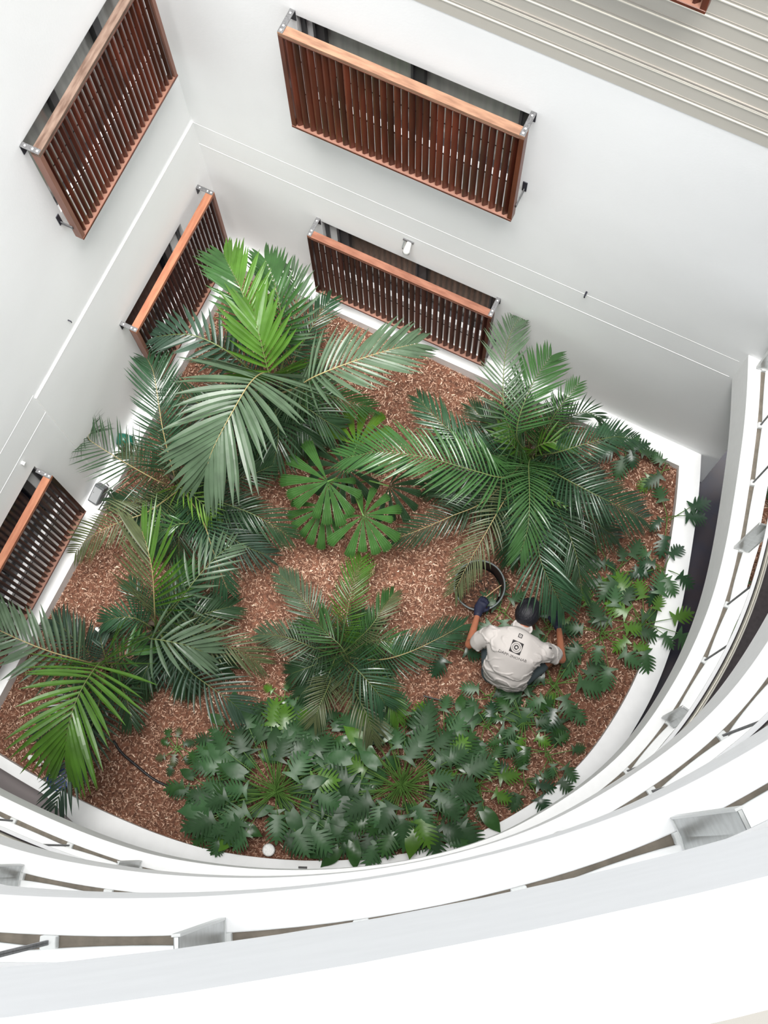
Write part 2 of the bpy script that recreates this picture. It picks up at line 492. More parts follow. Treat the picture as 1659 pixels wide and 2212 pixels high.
# ------------------------------------------------------------------ setting: the storeys of the curved side
TABS = [.50, .95, 1.371, 1.779, 2.25, 2.65, 3.10, 3.525, 3.86, 4.25, 4.665, 5.13, 5.53, 5.94, 6.41, 6.81, 7.20, 7.675, 8.092, 8.506]
FAT = {2.25, 3.525, 4.665, 5.94, 7.20, 8.506, .95}
names = ['top', 'third', 'second', 'first']
GH = 0.73
for lv, zc in enumerate((-.74, -3.64, -6.54, -9.43)):
    c = hz(zc)
    up = MB()
    cw = .062 if lv == 0 else .092
    ring(up, 0, cw, c - .52, c)
    o = struct(up.build('wall_curved_%s' % names[lv], M['coping'], bevel=.004))
    sl = MB()
    ring(sl, .05, 1.75, c - .515, c - .42)
    struct(sl.build('floor_%s' % names[lv], M['walk_beige'] if lv == 0 else M['walk']))
    if lv == 0:
        continue
    # weathered timber sill board behind the coping
    sb = MB()
    ring(sb, cw, .165, c - .05, c - .012)
    tag(sb.build('timber_sill', M['timber_grey']), 'weathered timber sill behind the curved white parapet, %s of the three' % {1: 'highest', 2: 'middle', 3: 'lowest'}[lv], 'sill', 'timber sills behind the parapets')
    st = {1: 'highest', 2: 'middle', 3: 'lowest'}[lv]
    bal = thing('glass_balustrade', 'faceted mirror glass balustrade on the %s of the three glazed storeys of the curved side' % st, 'balustrade', (0, 0, 0), 'glass balustrades on the curved side')
    V = [on_arc(s, .108) for s in TABS]
    V = [on_arc(.06, .108)] + V + [on_arc(ARC[-1] - .03, .108)]
    for i in range(len(V) - 1):
        a, b = V[i], V[i + 1]
        t = (b - a) / np.linalg.norm(b - a)
        n_ = np.array([t[1], -t[0]]) * .010
        g = MB()
        a2, b2 = a + t * .006, b - t * .006
        g.add([(a2[0], a2[1], c - .012), (b2[0], b2[1], c - .012), (b2[0] + n_[0], b2[1] + n_[1], c - .012), (a2[0] + n_[0], a2[1] + n_[1], c - .012),
               (a2[0], a2[1], c + GH), (b2[0], b2[1], c + GH), (b2[0] + n_[0], b2[1] + n_[1], c + GH), (a2[0] + n_[0], a2[1] + n_[1], c + GH)],
              [(0, 3, 2, 1), (4, 5, 6, 7), (0, 1, 5, 4), (1, 2, 6, 5), (2, 3, 7, 6), (3, 0, 4, 7)])
        g.build('glass_panel', M['glass'], bal)
    for s in TABS:
        p = on_arc(s, .108)
        nn = nrm_arc(s)
        ang = math.atan2(nn[1], nn[0])
        T = Matrix.Translation((p[0], p[1], c)) @ Matrix.Rotation(ang, 4, 'Z')
        MB().box((-.016, -.020, -.012), (.028, .020, .030), T).build('clamp', M['clamp'], bal, bevel=.003)
        if s in FAT:
            po = MB().box((-.050, -.006, .030), (.004, .006, GH + .01), T).build('post_fin', M['steel'], bal, bevel=.002)
            MB().box((-.055, -.009, .028), (-.049, .009, GH + .014), T).box((-.055, -.009, .028), (.004, .009, .036), T).build('fin_edge', M['clamp'], po)
        else:
            MB().box((-.006, -.003, .030), (.001, .003, GH), T).build('post', M['bracket'], bal)
    cp_ = MB()
    ring(cp_, .100, .122, c + GH + .001, c + GH + .016)
    cp_.build('top_cap', M['coping'], bal)
    C2 = offc(.150)
    MB().tube([(q[0], q[1], c + GH - .02) for q in C2[::2]], .016, 10).build('handrail', M['tube'], bal, smooth=True)

# ------------------------------------------------------------------ timber louvre screens
def screen(label, axis, u0, u1, z0, z1, plane_front, depth, nslat, fdir, beam, slatm, wall_plane, sp_w=.047, brackets=('l', 'r'), st=None, grp=None):
    """axis B: faces -y; axis A: faces +x. u along the wall; fdir = lateral shift per unit depth of each slat"""
    if axis == 'B':
        def T(u, dd, z): return Vector((u, plane_front + dd, z))
        wd = wall_plane - plane_front
    else:
        def T(u, dd, z): return Vector((plane_front - dd, u, z))
        wd = plane_front - wall_plane
    base = T((u0 + u1) / 2, 0, z0)
    root = thing('louvre_screen', label, 'window screen', base, 'timber louvre screens on the court walls')
    def part(name, boxes, m, parent=root, bevel=.002):
        mb = MB()
        for (a0, a1, d0_, d1_, c0, c1) in boxes:
            vs = [T(u, dd, z) - base for z in (c0, c1) for (u, dd) in ((a0, d0_), (a1, d0_), (a1, d1_), (a0, d1_))]
            mb.add(vs, [(0, 3, 2, 1), (4, 5, 6, 7), (0, 1, 5, 4), (1, 2, 6, 5), (2, 3, 7, 6), (3, 0, 4, 7)])
        return mb.build(name, m, parent, bevel=bevel)
    th = .032
    part('top_beam', [(u0, u1, 0, depth, z1 - .035, z1)], beam)
    part('top_beam_face', [(u0 + th, u1 - th, -.001, .010, z1 - .045, z1 - .0345)], M['stile'])
    part('bottom_board', [(u0, u1, 0, depth, z0, z0 + .022)], M['sill_pink'])
    part('bottom_edge', [(u0, u1, -.003, .004, z0 - .002, z0 + .020)], M['stile'])
    s1, s2 = st or (M['stile'], M['stile'])
    part('stile', [(u0, u0 + th, 0, depth, z0 + .022, z1 - .035)], s1)
    part('stile', [(u1 - th, u1, 0, depth, z0 + .022, z1 - .035)], s2)
    a, b = u0 + th, u1 - th
    pitch = (b - a) / nslat
    t = .0085
    dd0, dd1 = .012, .012 + .021
    for i in range(nslat):
        uc = a + (i + .5) * pitch - fdir * .0105
        jit = random.uniform(-.0015, .0015)
        uc += jit
        mb = MB()
        ln = math.hypot(1, fdir)
        tt = t / 2 * ln
        q = [(uc - tt, dd0), (uc + tt, dd0), (uc + tt + fdir * .021, dd1), (uc - tt + fdir * .021, dd1)]
        vs = [T(u, dd, z) - base for z in (z0 + .022, z1 - .036) for (u, dd) in q]
        mb.add(vs, [(0, 3, 2, 1), (4, 5, 6, 7), (0, 1, 5, 4), (1, 2, 6, 5), (2, 3, 7, 6), (3, 0, 4, 7)])
        mb.build('slat', slatm, root)
    for zz in (.36, .70):
        z = z0 + (z1 - z0) * zz
        part('tie_rod', [(a, b, .050, .056, z, z + .006)], M['rod'], bevel=0)
    for side in brackets:
        u = u0 + .018 if side == 'l' else u1 - .018
        for (zz, sgn) in ((z1, 1), (z0 + .16, 0)):
            if sgn:
                br = part('bracket', [(u - .018, u + .018, .002, wd, zz, zz + .006)], M['bracket'])
                part('wall_plate', [(u - .018, u + .018, wd - .006, wd, zz - .10, zz)], M['bracket_dark'], br)
                part('bolt', [(u - .007, u + .007, .012, .026, zz + .006, zz + .010), (u - .007, u + .007, .045, .057, zz + .006, zz + .010),
                              (u - .006, u + .006, wd - .035, wd - .023, zz + .006, zz + .010)], M['bolt'], br)
            else:
                uu = u + (-.022 if side == 'l' else .022)
                br = part('bracket', [(uu - .004, uu + .004, depth * .6, wd, zz - .02, zz + .015)], M['bracket'])
                part('wall_plate', [(uu - .016, uu + .016, wd - .006, wd, zz - .02, zz + .10)], M['bracket_dark'], br)
    return root

WB = M['stile']
screen('louvred red timber screen high on the right-hand wall with a long tan top beam', 'B', -2.768, -1.143, hz(-8.595), hz(-7.47), 3.956, .063, 32, 1.05,
       M['beam_tan'], M['slat'], YB, st=(M['stile'], M['stile']))
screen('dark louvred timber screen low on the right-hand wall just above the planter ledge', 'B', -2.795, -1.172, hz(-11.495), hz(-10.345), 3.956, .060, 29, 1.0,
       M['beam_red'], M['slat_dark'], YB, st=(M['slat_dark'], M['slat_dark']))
screen('orange timber screen on beige cladding, only its corner in the photo', 'B', -2.0, -.39, hz(-5.735), hz(-4.57), 3.956, .063, 30, 1.0,
       M['beam_tan'], M['slat'], YB, st=(M['stile'], M['stile']))
screen('louvred timber screen high on the left wall with a silvery weathered top beam', 'A', 2.637, 3.988, hz(-8.645), hz(-7.475), -3.668 + .0, .061, 26, -.62,
       M['beam_grey'], M['slat'], XA, st=(M['stile_pink'], M['stile_pink']))
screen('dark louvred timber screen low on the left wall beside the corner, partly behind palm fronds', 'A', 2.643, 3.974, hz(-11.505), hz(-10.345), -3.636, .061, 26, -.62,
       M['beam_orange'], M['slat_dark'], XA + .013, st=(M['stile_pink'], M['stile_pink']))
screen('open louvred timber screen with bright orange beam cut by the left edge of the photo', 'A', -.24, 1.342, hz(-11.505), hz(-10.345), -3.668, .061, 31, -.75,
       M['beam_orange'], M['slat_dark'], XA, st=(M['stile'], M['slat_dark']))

# ------------------------------------------------------------------ small fittings on the walls
pL = Vector((-1.976, YB, hz(-10.04)))
sp = thing('wall_spotlight', 'small white spotlight on a bracket above the low right-hand screen', 'light', pL)
MB().box((-.045, -.012, .015), (.045, 0, .033)).build('mounting_plate', M['bracket'], sp)
MB().tube([(-.03, -.01, .02), (-.03, -.05, -.03), (-.03, -.05, -.055)], .006, 8).build('arm', M['steel'], sp)
MB().tube([(.01, -.005, .02), (.01, -.06, -.03), (.01, -.07, -.05)], [.018, .026, .030], 14).build('lamp_head', M['clamp'], sp, smooth=True)
def wall_bolt(name, lab, p, dirv, s=1):
    q = Vector(p)
    tag(MB().tube([q, q + Vector(dirv) * .035 * s], .007 * s, 8).tube([q + Vector(dirv) * .035 * s, q + Vector(dirv) * .035 * s + Vector((0, 0, -.03 * s))], .006 * s, 8).build(name, M['bracket_dark']), lab, 'hook')
wall_bolt('wall_hook', 'tiny black hook on the bare white wall to the right', (-.544, YB, hz(-9.55)), (0, -1, 0))
wall_bolt('wall_hook', 'tiny dark hook on the white left wall beside the pale ledge line', (XA, 2.28, hz(-9.42)), (1, 0, 0), .7)
q = at(43, 997, hz(-10.0)); q.x = XA
tag(MB().tube([q, q + Vector((.03, 0, 0))], .014, 10).build('wall_sensor', M['clamp']), 'small pale sensor on the left wall above the orange-beamed screen', 'sensor')
# floodlights on the left ledge
p = Vector((-3.70, 1.585, 0))
fl = thing('floodlight', 'grey box floodlight standing on the white ledge at the left wall', 'light', (p.x, p.y, ZC))
R = Matrix.Rotation(math.radians(84), 4, 'Z')
MB().box((-.09, -.045, .03), (.08, .05, .13), R @ Matrix.Rotation(math.radians(-28), 4, 'Y')).build('housing', M['lamp_body'], fl, bevel=.008)
MB().box((-.075, -.035, .128), (.06, .040, .134), R @ Matrix.Rotation(math.radians(-28), 4, 'Y')).build('lens', mat('lamp_glass', (0.35, 0.36, 0.37), 0.2), fl)
MB().tube([(-.05, -.07, 0), (-.05, -.07, .10), (-.03, -.05, .12)], .006, 6).tube([(.02, .07, 0), (.02, .07, .1)], .006, 6).build('yoke', M['bracket'], fl)
MB().tube([(.03, 0, .04), (.05, .05, .012), (.05, -.06, .008), (.045, -.16, .008)], .005, 6).build('cable', M['hose'], fl)
p = Vector((-3.722, 2.06, 0))
fg = thing('green_floodlight', 'green spotlight housing on the ledge behind the palm at the left wall', 'light', (p.x, p.y, ZC))
MB().tube([(-.055, -.02, .12), (.0, .0, .11), (.075, .03, .08)], [.052, .058, .048], 14).build('housing', M['lamp_green'], fg, smooth=True)
MB().tube([(.04, -.05, .07), (.07, -.09, .03)], [.04, .045], 12).build('lens_hood', M['pot'], fg)
MB().tube([(0, 0, 0), (0, 0, .08)], .012, 8).build('stem', M['bracket'], fg)
# things on the mulch
p = at(580, 1836, .05)
mk = thing('valve_cover', 'round white lid in the mulch at the foot of the curved curb', 'lid', (p.x, p.y, 0))
MB().lathe([(.052, 0), (.052, .045), (.050, .050)], n=32).build('ring', M['clamp'], mk)
MB().lathe([(.050, .046), (.042, .052), (.004, .053)], n=32).box((-.006, -.04, .050), (.006, .04, .057)).box((-.03, -.004, .050), (.03, .004, .056)).build('lid', M['white_plastic'], mk)
p = at(654, 1874, ZC)
tag(MB().box((-.036, -.009, -.004), (.036, .009, .003), Matrix.Translation(p) @ Matrix.Rotation(math.radians(24), 4, 'Z')).build('drain_slot', M['rod']), 'short black slot in the white curved curb at bottom centre', 'slot')
hp = [at(245, 1600, .03), at(262, 1625, .03), at(290, 1650, .035), at(330, 1682, .03), at(362, 1698, .03), at(385, 1706, .02)]
tag(MB().tube([tuple(v) for v in catmull([tuple(q) for q in hp], 6)], .011, 8).build('irrigation_hose', M['hose'], smooth=True), 'black corrugated hose lying across the mulch at lower left', 'hose')
hp = [at(915, 1503, .03), at(950, 1512, .03), at(985, 1522, .03), at(1010, 1540, .02)]
tag(MB().tube([tuple(v) for v in catmull([tuple(q) for q in hp], 6)], .006, 6).build('irrigation_line', M['hose']), 'thin black watering line on the mulch between shrubs and gardener', 'hose')
for i, (x, y, s, lab) in enumerate(((68, 1638, .034, 'largest white pebble at the lower left edge of the mulch'), (83, 1650, .026, 'white pebble between two others at the lower left mulch edge'), (92, 1645, .014, 'smallest of the white pebbles at the lower left mulch edge'))):
    q = at(x, y, .05)
    mb = MB()
    bm = bmesh.new()
    bmesh.ops.create_icosphere(bm, subdivisions=2, radius=1)
    for v in bm.verts:
        v.co = v.co * (1 + .18 * noise.noise(v.co * 1.3 + Vector((i, 0, 0))))
        v.co = Vector((v.co.x * s, v.co.y * s * .75, v.co.z * s * .5)) + q
    me = bpy.data.meshes.new('pebble'); bm.to_mesh(me); bm.free()
    tag(link('pebble', me, M['stone']), lab, 'pebble', 'white pebbles')
q = at(135, 1685, .02)
bt = thing('blue_bucket', 'blue plastic bucket half hidden under the palm frond at lower left', 'bucket', (q.x, q.y, 0))
MB().lathe([(.001, .01), (.075, .01), (.09, .16), (.096, .165), (.096, .15)], n=28).build('body', M['blue'], bt)
MB().tube([(.09 * math.cos(a), .09 * math.sin(a) * .4 + .0, .16 + .05 * math.sin(a)) for a in np.linspace(0, math.pi, 12)], .004, 6).build('handle', M['clamp'], bt)
q = at(210, 1361, .16)
gl = thing('garden_light', 'small garden spike light with a pale lens on the left mulch', 'light', (q.x, q.y, 0))
MB().tube([(0, 0, -.04), (0, 0, .12)], .008, 8).build('spike', M['pot'], gl)
MB().tube([(0, 0, .11), (0, 0, .17)], [.02, .028], 12).build('head', M['pot'], gl)
MB().tube([(0, 0, .168), (0, 0, .174)], .022, 12).build('lens', M['white_plastic'], gl)

# ------------------------------------------------------------------ mulch
PLAN = [(-3.66, YB - .17)] + [tuple(p) for p in CURVE - NRM * .03][::-1]
PLAN = [p for p in PLAN if p[1] <= YB - .16 or p is PLAN[0]]
PX = [(-3.64, -.80), (-3.64, 3.97), (.72, 3.97)] + [tuple(p) for p in (CURVE - NRM * .047)[::-1] if p[1] < 3.9 and p[0] > -3.64]
PXA = np.array(PX)
def inside(x, y):
    """vectorised point-in-polygon"""
    x = np.asarray(x); y = np.asarray(y)
    res = np.zeros(x.shape, bool)
    n = len(PXA)
    j = n - 1
    for i in range(n):
        xi, yi = PXA[i]; xj, yj = PXA[j]
        c_ = ((yi > y) != (yj > y)) & (x < (xj - xi) * (y - yi) / (yj - yi + 1e-12) + xi)
        res ^= c_
        j = i
    return res
def ground(x, y):
    return .035 * math.sin(x * 2.1 + .7) * math.cos(y * 1.7) + .02 * math.sin(x * 5 + y * 4) - .02
gx = np.linspace(-3.7, 1.2, 74)
gy = np.linspace(-.95, 4.05, 76)
vs = [(x, y, ground(x, y) - .012) for y in gy for x in gx]
fs = [(j * 74 + i, j * 74 + i + 1, (j + 1) * 74 + i + 1, (j + 1) * 74 + i) for j in range(75) for i in range(73)
      if inside((gx[i] + gx[i + 1]) / 2, (gy[j] + gy[j + 1]) / 2)]
# include border cells
fs = [(j * 74 + i, j * 74 + i + 1, (j + 1) * 74 + i + 1, (j + 1) * 74 + i) for j in range(75) for i in range(73)
      if inside(np.array([gx[i], gx[i + 1], gx[i], gx[i + 1]]), np.array([gy[j], gy[j], gy[j + 1], gy[j + 1]])).any()]
soil = tag(mesh('soil_bed', vs, fs, M['soil'], smooth=True), 'dark soil of the planting bed under the bark chips', 'soil', kind='stuff')

NCH = 80000
cx = rng.uniform(-3.66, 1.12, NCH * 2)
cy = rng.uniform(-.86, 3.98, NCH * 2)
ok = inside(cx, cy)
cx, cy = cx[ok][:NCH], cy[ok][:NCH]
n = len(cx)
cz = np.array([ground(a, b) for a, b in zip(cx, cy)]) + rng.uniform(-.008, .016, n)
big = rng.uniform(0, 1, n) ** 3
Ln = .010 + .030 * big + rng.uniform(0, .008, n)
Wd = .0035 + .0065 * rng.uniform(0, 1, n)
th_ = rng.uniform(0, 2 * math.pi, n)
tilt = rng.normal(0, .35, n)
roll = rng.normal(0, .5, n)
bend = rng.normal(0, .35, n)
dx, dy = np.cos(th_) * np.cos(tilt), np.sin(th_) * np.cos(tilt)
dz = np.sin(tilt)
sx, sy, sz = -np.sin(th_) * np.cos(roll), np.cos(th_) * np.cos(roll), np.sin(roll)
V = np.zeros((n, 6, 3))
for k, (a, w) in enumerate(((-1, 1), (0, 1), (1, 1))):
    bx_ = cx + dx * a * Ln / 2 + (sx * bend * Ln * .3) * (a == 0)
    by_ = cy + dy * a * Ln / 2 + (sy * bend * Ln * .3) * (a == 0)
    bz_ = cz + dz * a * Ln / 2 + np.abs(bend) * Ln * .2 * (a == 0)
    ww = Wd / 2 * (1 if a == 0 else .7)
    V[:, 2 * k] = np.stack([bx_ + sx * ww, by_ + sy * ww, bz_ + sz * ww], 1)
    V[:, 2 * k + 1] = np.stack([bx_ - sx * ww, by_ - sy * ww, bz_ - sz * ww], 1)
idx = np.arange(n)[:, None] * 6
F = np.concatenate([idx + np.array([[0, 1, 3, 2]]), idx + np.array([[2, 3, 5, 4]])], 1).reshape(-1, 4)
me = bpy.data.meshes.new('bark_mulch')
me.vertices.add(n * 6)
me.vertices.foreach_set('co', V.reshape(-1))
me.loops.add(len(F) * 4)
me.loops.foreach_set('vertex_index', F.reshape(-1))
me.polygons.add(len(F))
me.polygons.foreach_set('loop_start', np.arange(len(F)) * 4)
me.polygons.foreach_set('loop_total', np.full(len(F), 4))
me.update()
me.validate()
at_ = me.attributes.new('tone', 'FLOAT', 'POINT')
tone = np.clip(rng.normal(.46, .20, n) + (rng.uniform(0, 1, n) > .96) * .45, 0, 1)
at_.data.foreach_set('value', np.repeat(tone, 6).astype(np.float32))
t = M['chips'].node_tree
an = t.nodes.new('ShaderNodeAttribute'); an.attribute_name = 'tone'
rp = t.nodes.new('ShaderNodeValToRGB')
e = rp.color_ramp.elements
e[0].position = 0; e[0].color = (.10, .036, .02, 1)
e[1].position = 1; e[1].color = (.88, .70, .55, 1)
for pos, c_ in ((.25, (.22, .115, .075, 1)), (.5, (.40, .240, .165, 1)), (.75, (.58, .38, .28, 1))):
    q = e.new(pos); q.color = c_
t.links.new(an.outputs['Fac'], rp.inputs[0])
t.links.new(rp.outputs[0], t.nodes['Principled BSDF'].inputs['Base Color'])
tag(link('bark_mulch', me, M['chips']), 'loose reddish brown bark chips covering the planting bed', 'mulch', kind='stuff')

# ------------------------------------------------------------------ palms
def resample(P, n):
    C = catmull(P, 8)
    s = np.concatenate([[0], np.cumsum(np.linalg.norm(np.diff(C, axis=0), axis=1))])
    u = np.linspace(0, s[-1], n)
    return np.stack([np.interp(u, s, C[:, k]) for k in range(3)], 1)

def unit(v):
    return v / (np.linalg.norm(v) + 1e-9)

def frond(parent, pts, Lpx, n, w, m, a0=62, a1=22, droop=.16, start=.12, base_z=0, lift=.18, tan=False, ragged=.08, taper=.45, mR=None, sideL=1.0, sideR=1.0):
    """pinnate frond: rachis through the points (pixel x, y, height), n leaflet pairs"""
    if w < .02:
        w *= 1.26
        n = int(n * 1.22)
        Lpx *= 1.12
    elif w > .026:
        w *= 1.14
        n = int(n * 1.12)
    W = [np.array(at(*p)) for p in pts]
    W = [np.array(clampw(q)) for q in W]
    R_ = resample(W, 40)
    org = np.array(parent.location)
    ln = np.linalg.norm(np.diff(R_, axis=0), axis=1).sum()
    L = Lpx / (FPX / (H - W[len(W) // 2][2]))
    mb = MB()
    mb2 = MB()
    for i in range(n):
        u = start + (1 - start) * (i + .5) / n
        k = u * 39
        i0 = int(min(k, 38)); fr = k - i0
        P0 = R_[i0] * (1 - fr) + R_[i0 + 1] * fr
        T_ = unit(R_[min(i0 + 2, 39)] - R_[max(i0 - 1, 0)])
        S_ = unit(np.cross(T_, (0, 0, 1)))
        N_ = np.cross(S_, T_)
        ang = math.radians(a0 + (a1 - a0) * u ** 1.1)
        uu = (i + .5) / n
        prof = (.62 + .38 * math.sin(math.pi * min(1, uu * 1.25 + .12))) if uu < .6 else 1 - (1 - taper) * ((uu - .6) / .4) ** 1.3
        for sg in (1, -1):
            Ls = L * prof * (1 + random.uniform(-ragged, ragged)) * (sideR if sg > 0 else sideL)
            an_ = ang + random.uniform(-.06, .06)
            lf = lift + random.uniform(-.08, .08)
            d_ = unit(T_ * math.cos(an_) + S_ * sg * math.sin(an_) + N_ * lf)
            dr = droop * (1 + random.uniform(-.35, .45))
            wd = w * (.75 + .25 * prof)
            X = unit(np.cross(d_, N_))
            X = unit(X + N_ * random.uniform(-.25, .25))
            base = len((mb if (sg < 0 or mR is None) else mb2).v)
            B = mb if (sg < 0 or mR is None) else mb2
            ns = 6
            for j in range(ns + 1):
                s = j / ns
                c_ = P0 + d_ * Ls * s - np.array((0, 0, 1)) * dr * Ls * s * s * 1.6 + T_ * Ls * .10 * s * s
                ww = wd * .5 * (.35 + .65 * math.sin(math.pi * min(1, s * 1.6 + .12) * .5)) * (1 if s < .55 else max(0.04, 1 - ((s - .55) / .45) ** 1.5))
                nn = np.cross(X, d_)
                if nn[2] < 0: nn = -nn
                for v in (c_ + X * ww, c_ - nn * ww * .35, c_ - X * ww):
                    B.v.append(tuple(np.array(clampw(v)) - org))
            for j in range(ns):
                q = base + 3 * j
                B.f += [(q, q + 1, q + 4, q + 3), (q + 1, q + 2, q + 5, q + 4)]
    o = mb.build('frond', LM[m], parent)
    if mR is not None:
        mb2.build('leaflets', LM[mR], o)
    rad = [max(.0016, .0065 * (1 - .8 * t)) * (1.3 if w > .024 else 1) for t in np.linspace(0, 1, 40)]
    MB().tube([tuple(p - org) for p in R_], rad, 6).build('rachis', M['rachis_tan'] if tan else M['rachis'], o, smooth=True)
    return o

def palm(label, px, py, fronds, stem_h=.5, stem_r=.035, stems=1, fill=()):
    b = at(px, py, 0)
    root = thing('palm', label, 'palm', (b.x, b.y, 0), 'feather palms in the planting bed')
    for (mk, pts, Lp, n, w, kw) in fronds:
        frond(root, pts, Lp, n, w, mk, **kw)
    cx0, cy0 = fronds[0][1][0][:2]
    for (ang, lp, Lp, w, mk, hh) in fill:
        a = math.radians(ang)
        pts = [(cx0 + math.cos(a) * lp * t + 10 * t * math.sin(a * 3), cy0 + math.sin(a) * lp * t + 8 * t, hh * (.5 + 2.2 * t * (1.05 - t))) for t in (0, .3, .65, 1)]
        frond(root, pts, Lp, int(lp / 6.5), w, mk, a0=68)
    p0 = at(*fronds[0][1][0]) - Vector((b.x, b.y, 0))
    for k in range(stems):
        MB().tube([(k * .03, 0, -.05), (k * .03, 0, stem_h * .5), (p0.x * .6 + k * .02, p0.y * .6, stem_h), tuple(p0)], [stem_r * 1.3, stem_r, stem_r * .7, stem_r * .3], 10).build('stem', M['trunk'], root, smooth=True)
    return root

W1 = dict(a0=88, a1=14, droop=.13, start=.30, ragged=.06, lift=.1, taper=.62)
palm('largest palm, with broad sage and bright green fronds below the wall corner', 592, 868, [
    ('S', [(590, 830, .9), (572, 806, 1.55), (541, 826, 1.9), (500, 893, 1.98), (461, 967, 1.85), (446, 1012, 1.7)], 186, 27, .048, dict(a0=118, a1=14, droop=.12, start=.22, ragged=.06, lift=.08, taper=.60, tan=True)),
    ('B', [(592, 830, .8), (584, 812, 1.45), (577, 794, 1.6), (566, 748, 1.75), (557, 712, 1.8), (550, 680, 1.78)], 148, 19, .040, dict(a0=84, a1=18, droop=.10, start=.22, lift=.16, taper=.7)),
    ('S', [(605, 850, .8), (640, 838, 1.4), (676, 815, 1.75), (750, 785, 1.85), (840, 756, 1.8), (902, 742, 1.65)], 125, 30, .030, dict(a0=84, a1=20, droop=.14, start=.26, tan=True, lift=.12)),
    ('G', [(585, 820, .9), (556, 735, 1.5), (524, 634, 1.75), (502, 588, 1.72), (484, 552, 1.62)], 118, 22, .028, dict(a0=72, a1=22, start=.42, tan=False, mR='B')),
    ('N', [(570, 830, .8), (500, 765, 1.3), (430, 728, 1.4), (385, 722, 1.35), (335, 728, 1.2)], 92, 20, .030, dict(a0=84, a1=25)),
    ('G', [(592, 820, .8), (606, 700, 1.45), (600, 640, 1.6), (585, 590, 1.55), (572, 560, 1.5)], 110, 20, .028, dict(a0=60, a1=20, start=.3)),
    ('S', [(600, 820, .8), (630, 720, 1.4), (640, 650, 1.5), (636, 610, 1.42), (628, 580, 1.35)], 95, 18, .026, dict(a0=55, a1=20, start=.3)),
    ('T', [(605, 835, .7), (655, 740, 1.1), (690, 680, 1.15), (712, 650, 1.1)], 70, 22, .014, dict(a0=62)),
    ('D', [(600, 850, .5), (660, 880, .9), (705, 910, .85), (735, 925, .7)], 70, 24, .014, dict(a0=66)),
    ('D', [(590, 860, .5), (600, 920, .8), (600, 960, .8), (590, 1000, .7)], 75, 20, .018, dict(a0=66)),
    ('D', [(570, 850, .5), (480, 880, .9), (400, 860, .9), (360, 840, .8)], 90, 22, .022, dict(a0=66)),
    ('D', [(580, 860, .4), (520, 930, .7), (470, 990, .7), (430, 1030, .6)], 80, 22, .018, dict(a0=66)),
    ('D', [(590, 860, .4), (640, 900, .6), (680, 960, .5)], 60, 18, .016, dict(a0=66)),
    ('G', [(600, 840, .6), (690, 850, .9), (760, 870, .8), (800, 880, .7)], 60, 20, .014, dict(a0=66)),
], .8, .04, 2, fill=[(20, 130, 75, .018, 'D', .6), (60, 150, 75, .018, 'D', .6), (100, 170, 80, .018, 'T', .6), (140, 190, 85, .02, 'D', .65), (165, 190, 85, .02, 'D', .6), (-60, 150, 70, .02, 'D', .8), (-140, 160, 80, .022, 'D', .8), (40, 100, 70, .016, 'G', .4), (-15, 130, 60, .014, 'D', .6)])

palm('fine-leaved palm beside the left wall with one frond over the white ledge', 385, 1050, [
    ('T', [(383, 1045, .5), (374, 1018, .9), (352, 930, 1.25), (338, 840, 1.35), (330, 800, 1.32), (318, 775, 1.2)], 92, 42, .0135, dict(a0=66, a1=28, tan=True)),
    ('D', [(376, 1052, .4), (340, 1038, .8), (280, 1005, 1.0), (215, 965, 1.1), (190, 945, 1.02), (180, 918, .9)], 92, 22, .0105, dict(a0=80, a1=35, start=.34, tan=True)),
    ('Y', [(380, 1048, .6), (383, 1052, .95), (412, 1066, 1.08), (440, 1092, 1.05), (458, 1118, .95)], 58, 15, .0125, dict(a0=78, a1=26, droop=.1)),
    ('O', [(385, 1060, .4), (320, 1105, .8), (265, 1125, .85), (215, 1148, .78), (180, 1172, .65), (162, 1195, .5)], 66, 30, .0115, dict(a0=72, a1=34, tan=True)),
    ('G', [(392, 1065, .5), (408, 1125, .85), (385, 1132, .9), (352, 1146, .85), (328, 1160, .75)], 50, 20, .0125, dict(a0=66)),
    ('T', [(396, 1060, .5), (436, 1120, .9), (457, 1180, .98), (476, 1235, .9), (492, 1275, .75)], 68, 30, .013, dict(a0=66, tan=True)),
    ('D', [(398, 1055, .5), (470, 1082, .9), (540, 1108, .95), (590, 1135, .85), (625, 1160, .7)], 72, 30, .0125, dict(a0=68)),
    ('D', [(392, 1042, .4), (460, 1042, .8), (530, 1030, .85), (590, 1005, .7)], 60, 26, .013, dict(a0=66)),
    ('N', [(398, 1065, .4), (470, 1140, .7), (530, 1180, .7), (580, 1200, .55)], 70, 24, .014, dict(a0=66)),
    ('O', [(378, 1045, .4), (330, 1010, .7), (290, 985, .7), (262, 975, .6)], 55, 20, .011, dict(a0=70)),
    ('D', [(380, 1058, .3), (320, 1080, .5), (270, 1085, .5), (240, 1075, .4)], 55, 22, .012, dict(a0=66)),
    ('T', [(385, 1060, .3), (340, 1110, .4), (300, 1150, .35)], 60, 20, .013, dict(a0=66)),
], .6, .03, fill=[(20, 170, 70, .014, 'D', .6), (35, 200, 70, .014, 'T', .6), (60, 170, 65, .013, 'D', .5), (85, 160, 65, .013, 'D', .5), (110, 150, 60, .013, 'T', .5), (135, 130, 60, .013, 'D', .5), (-70, 130, 70, .013, 'D', .7), (-100, 150, 70, .013, 'D', .7), (-20, 150, 60, .013, 'D', .6)])

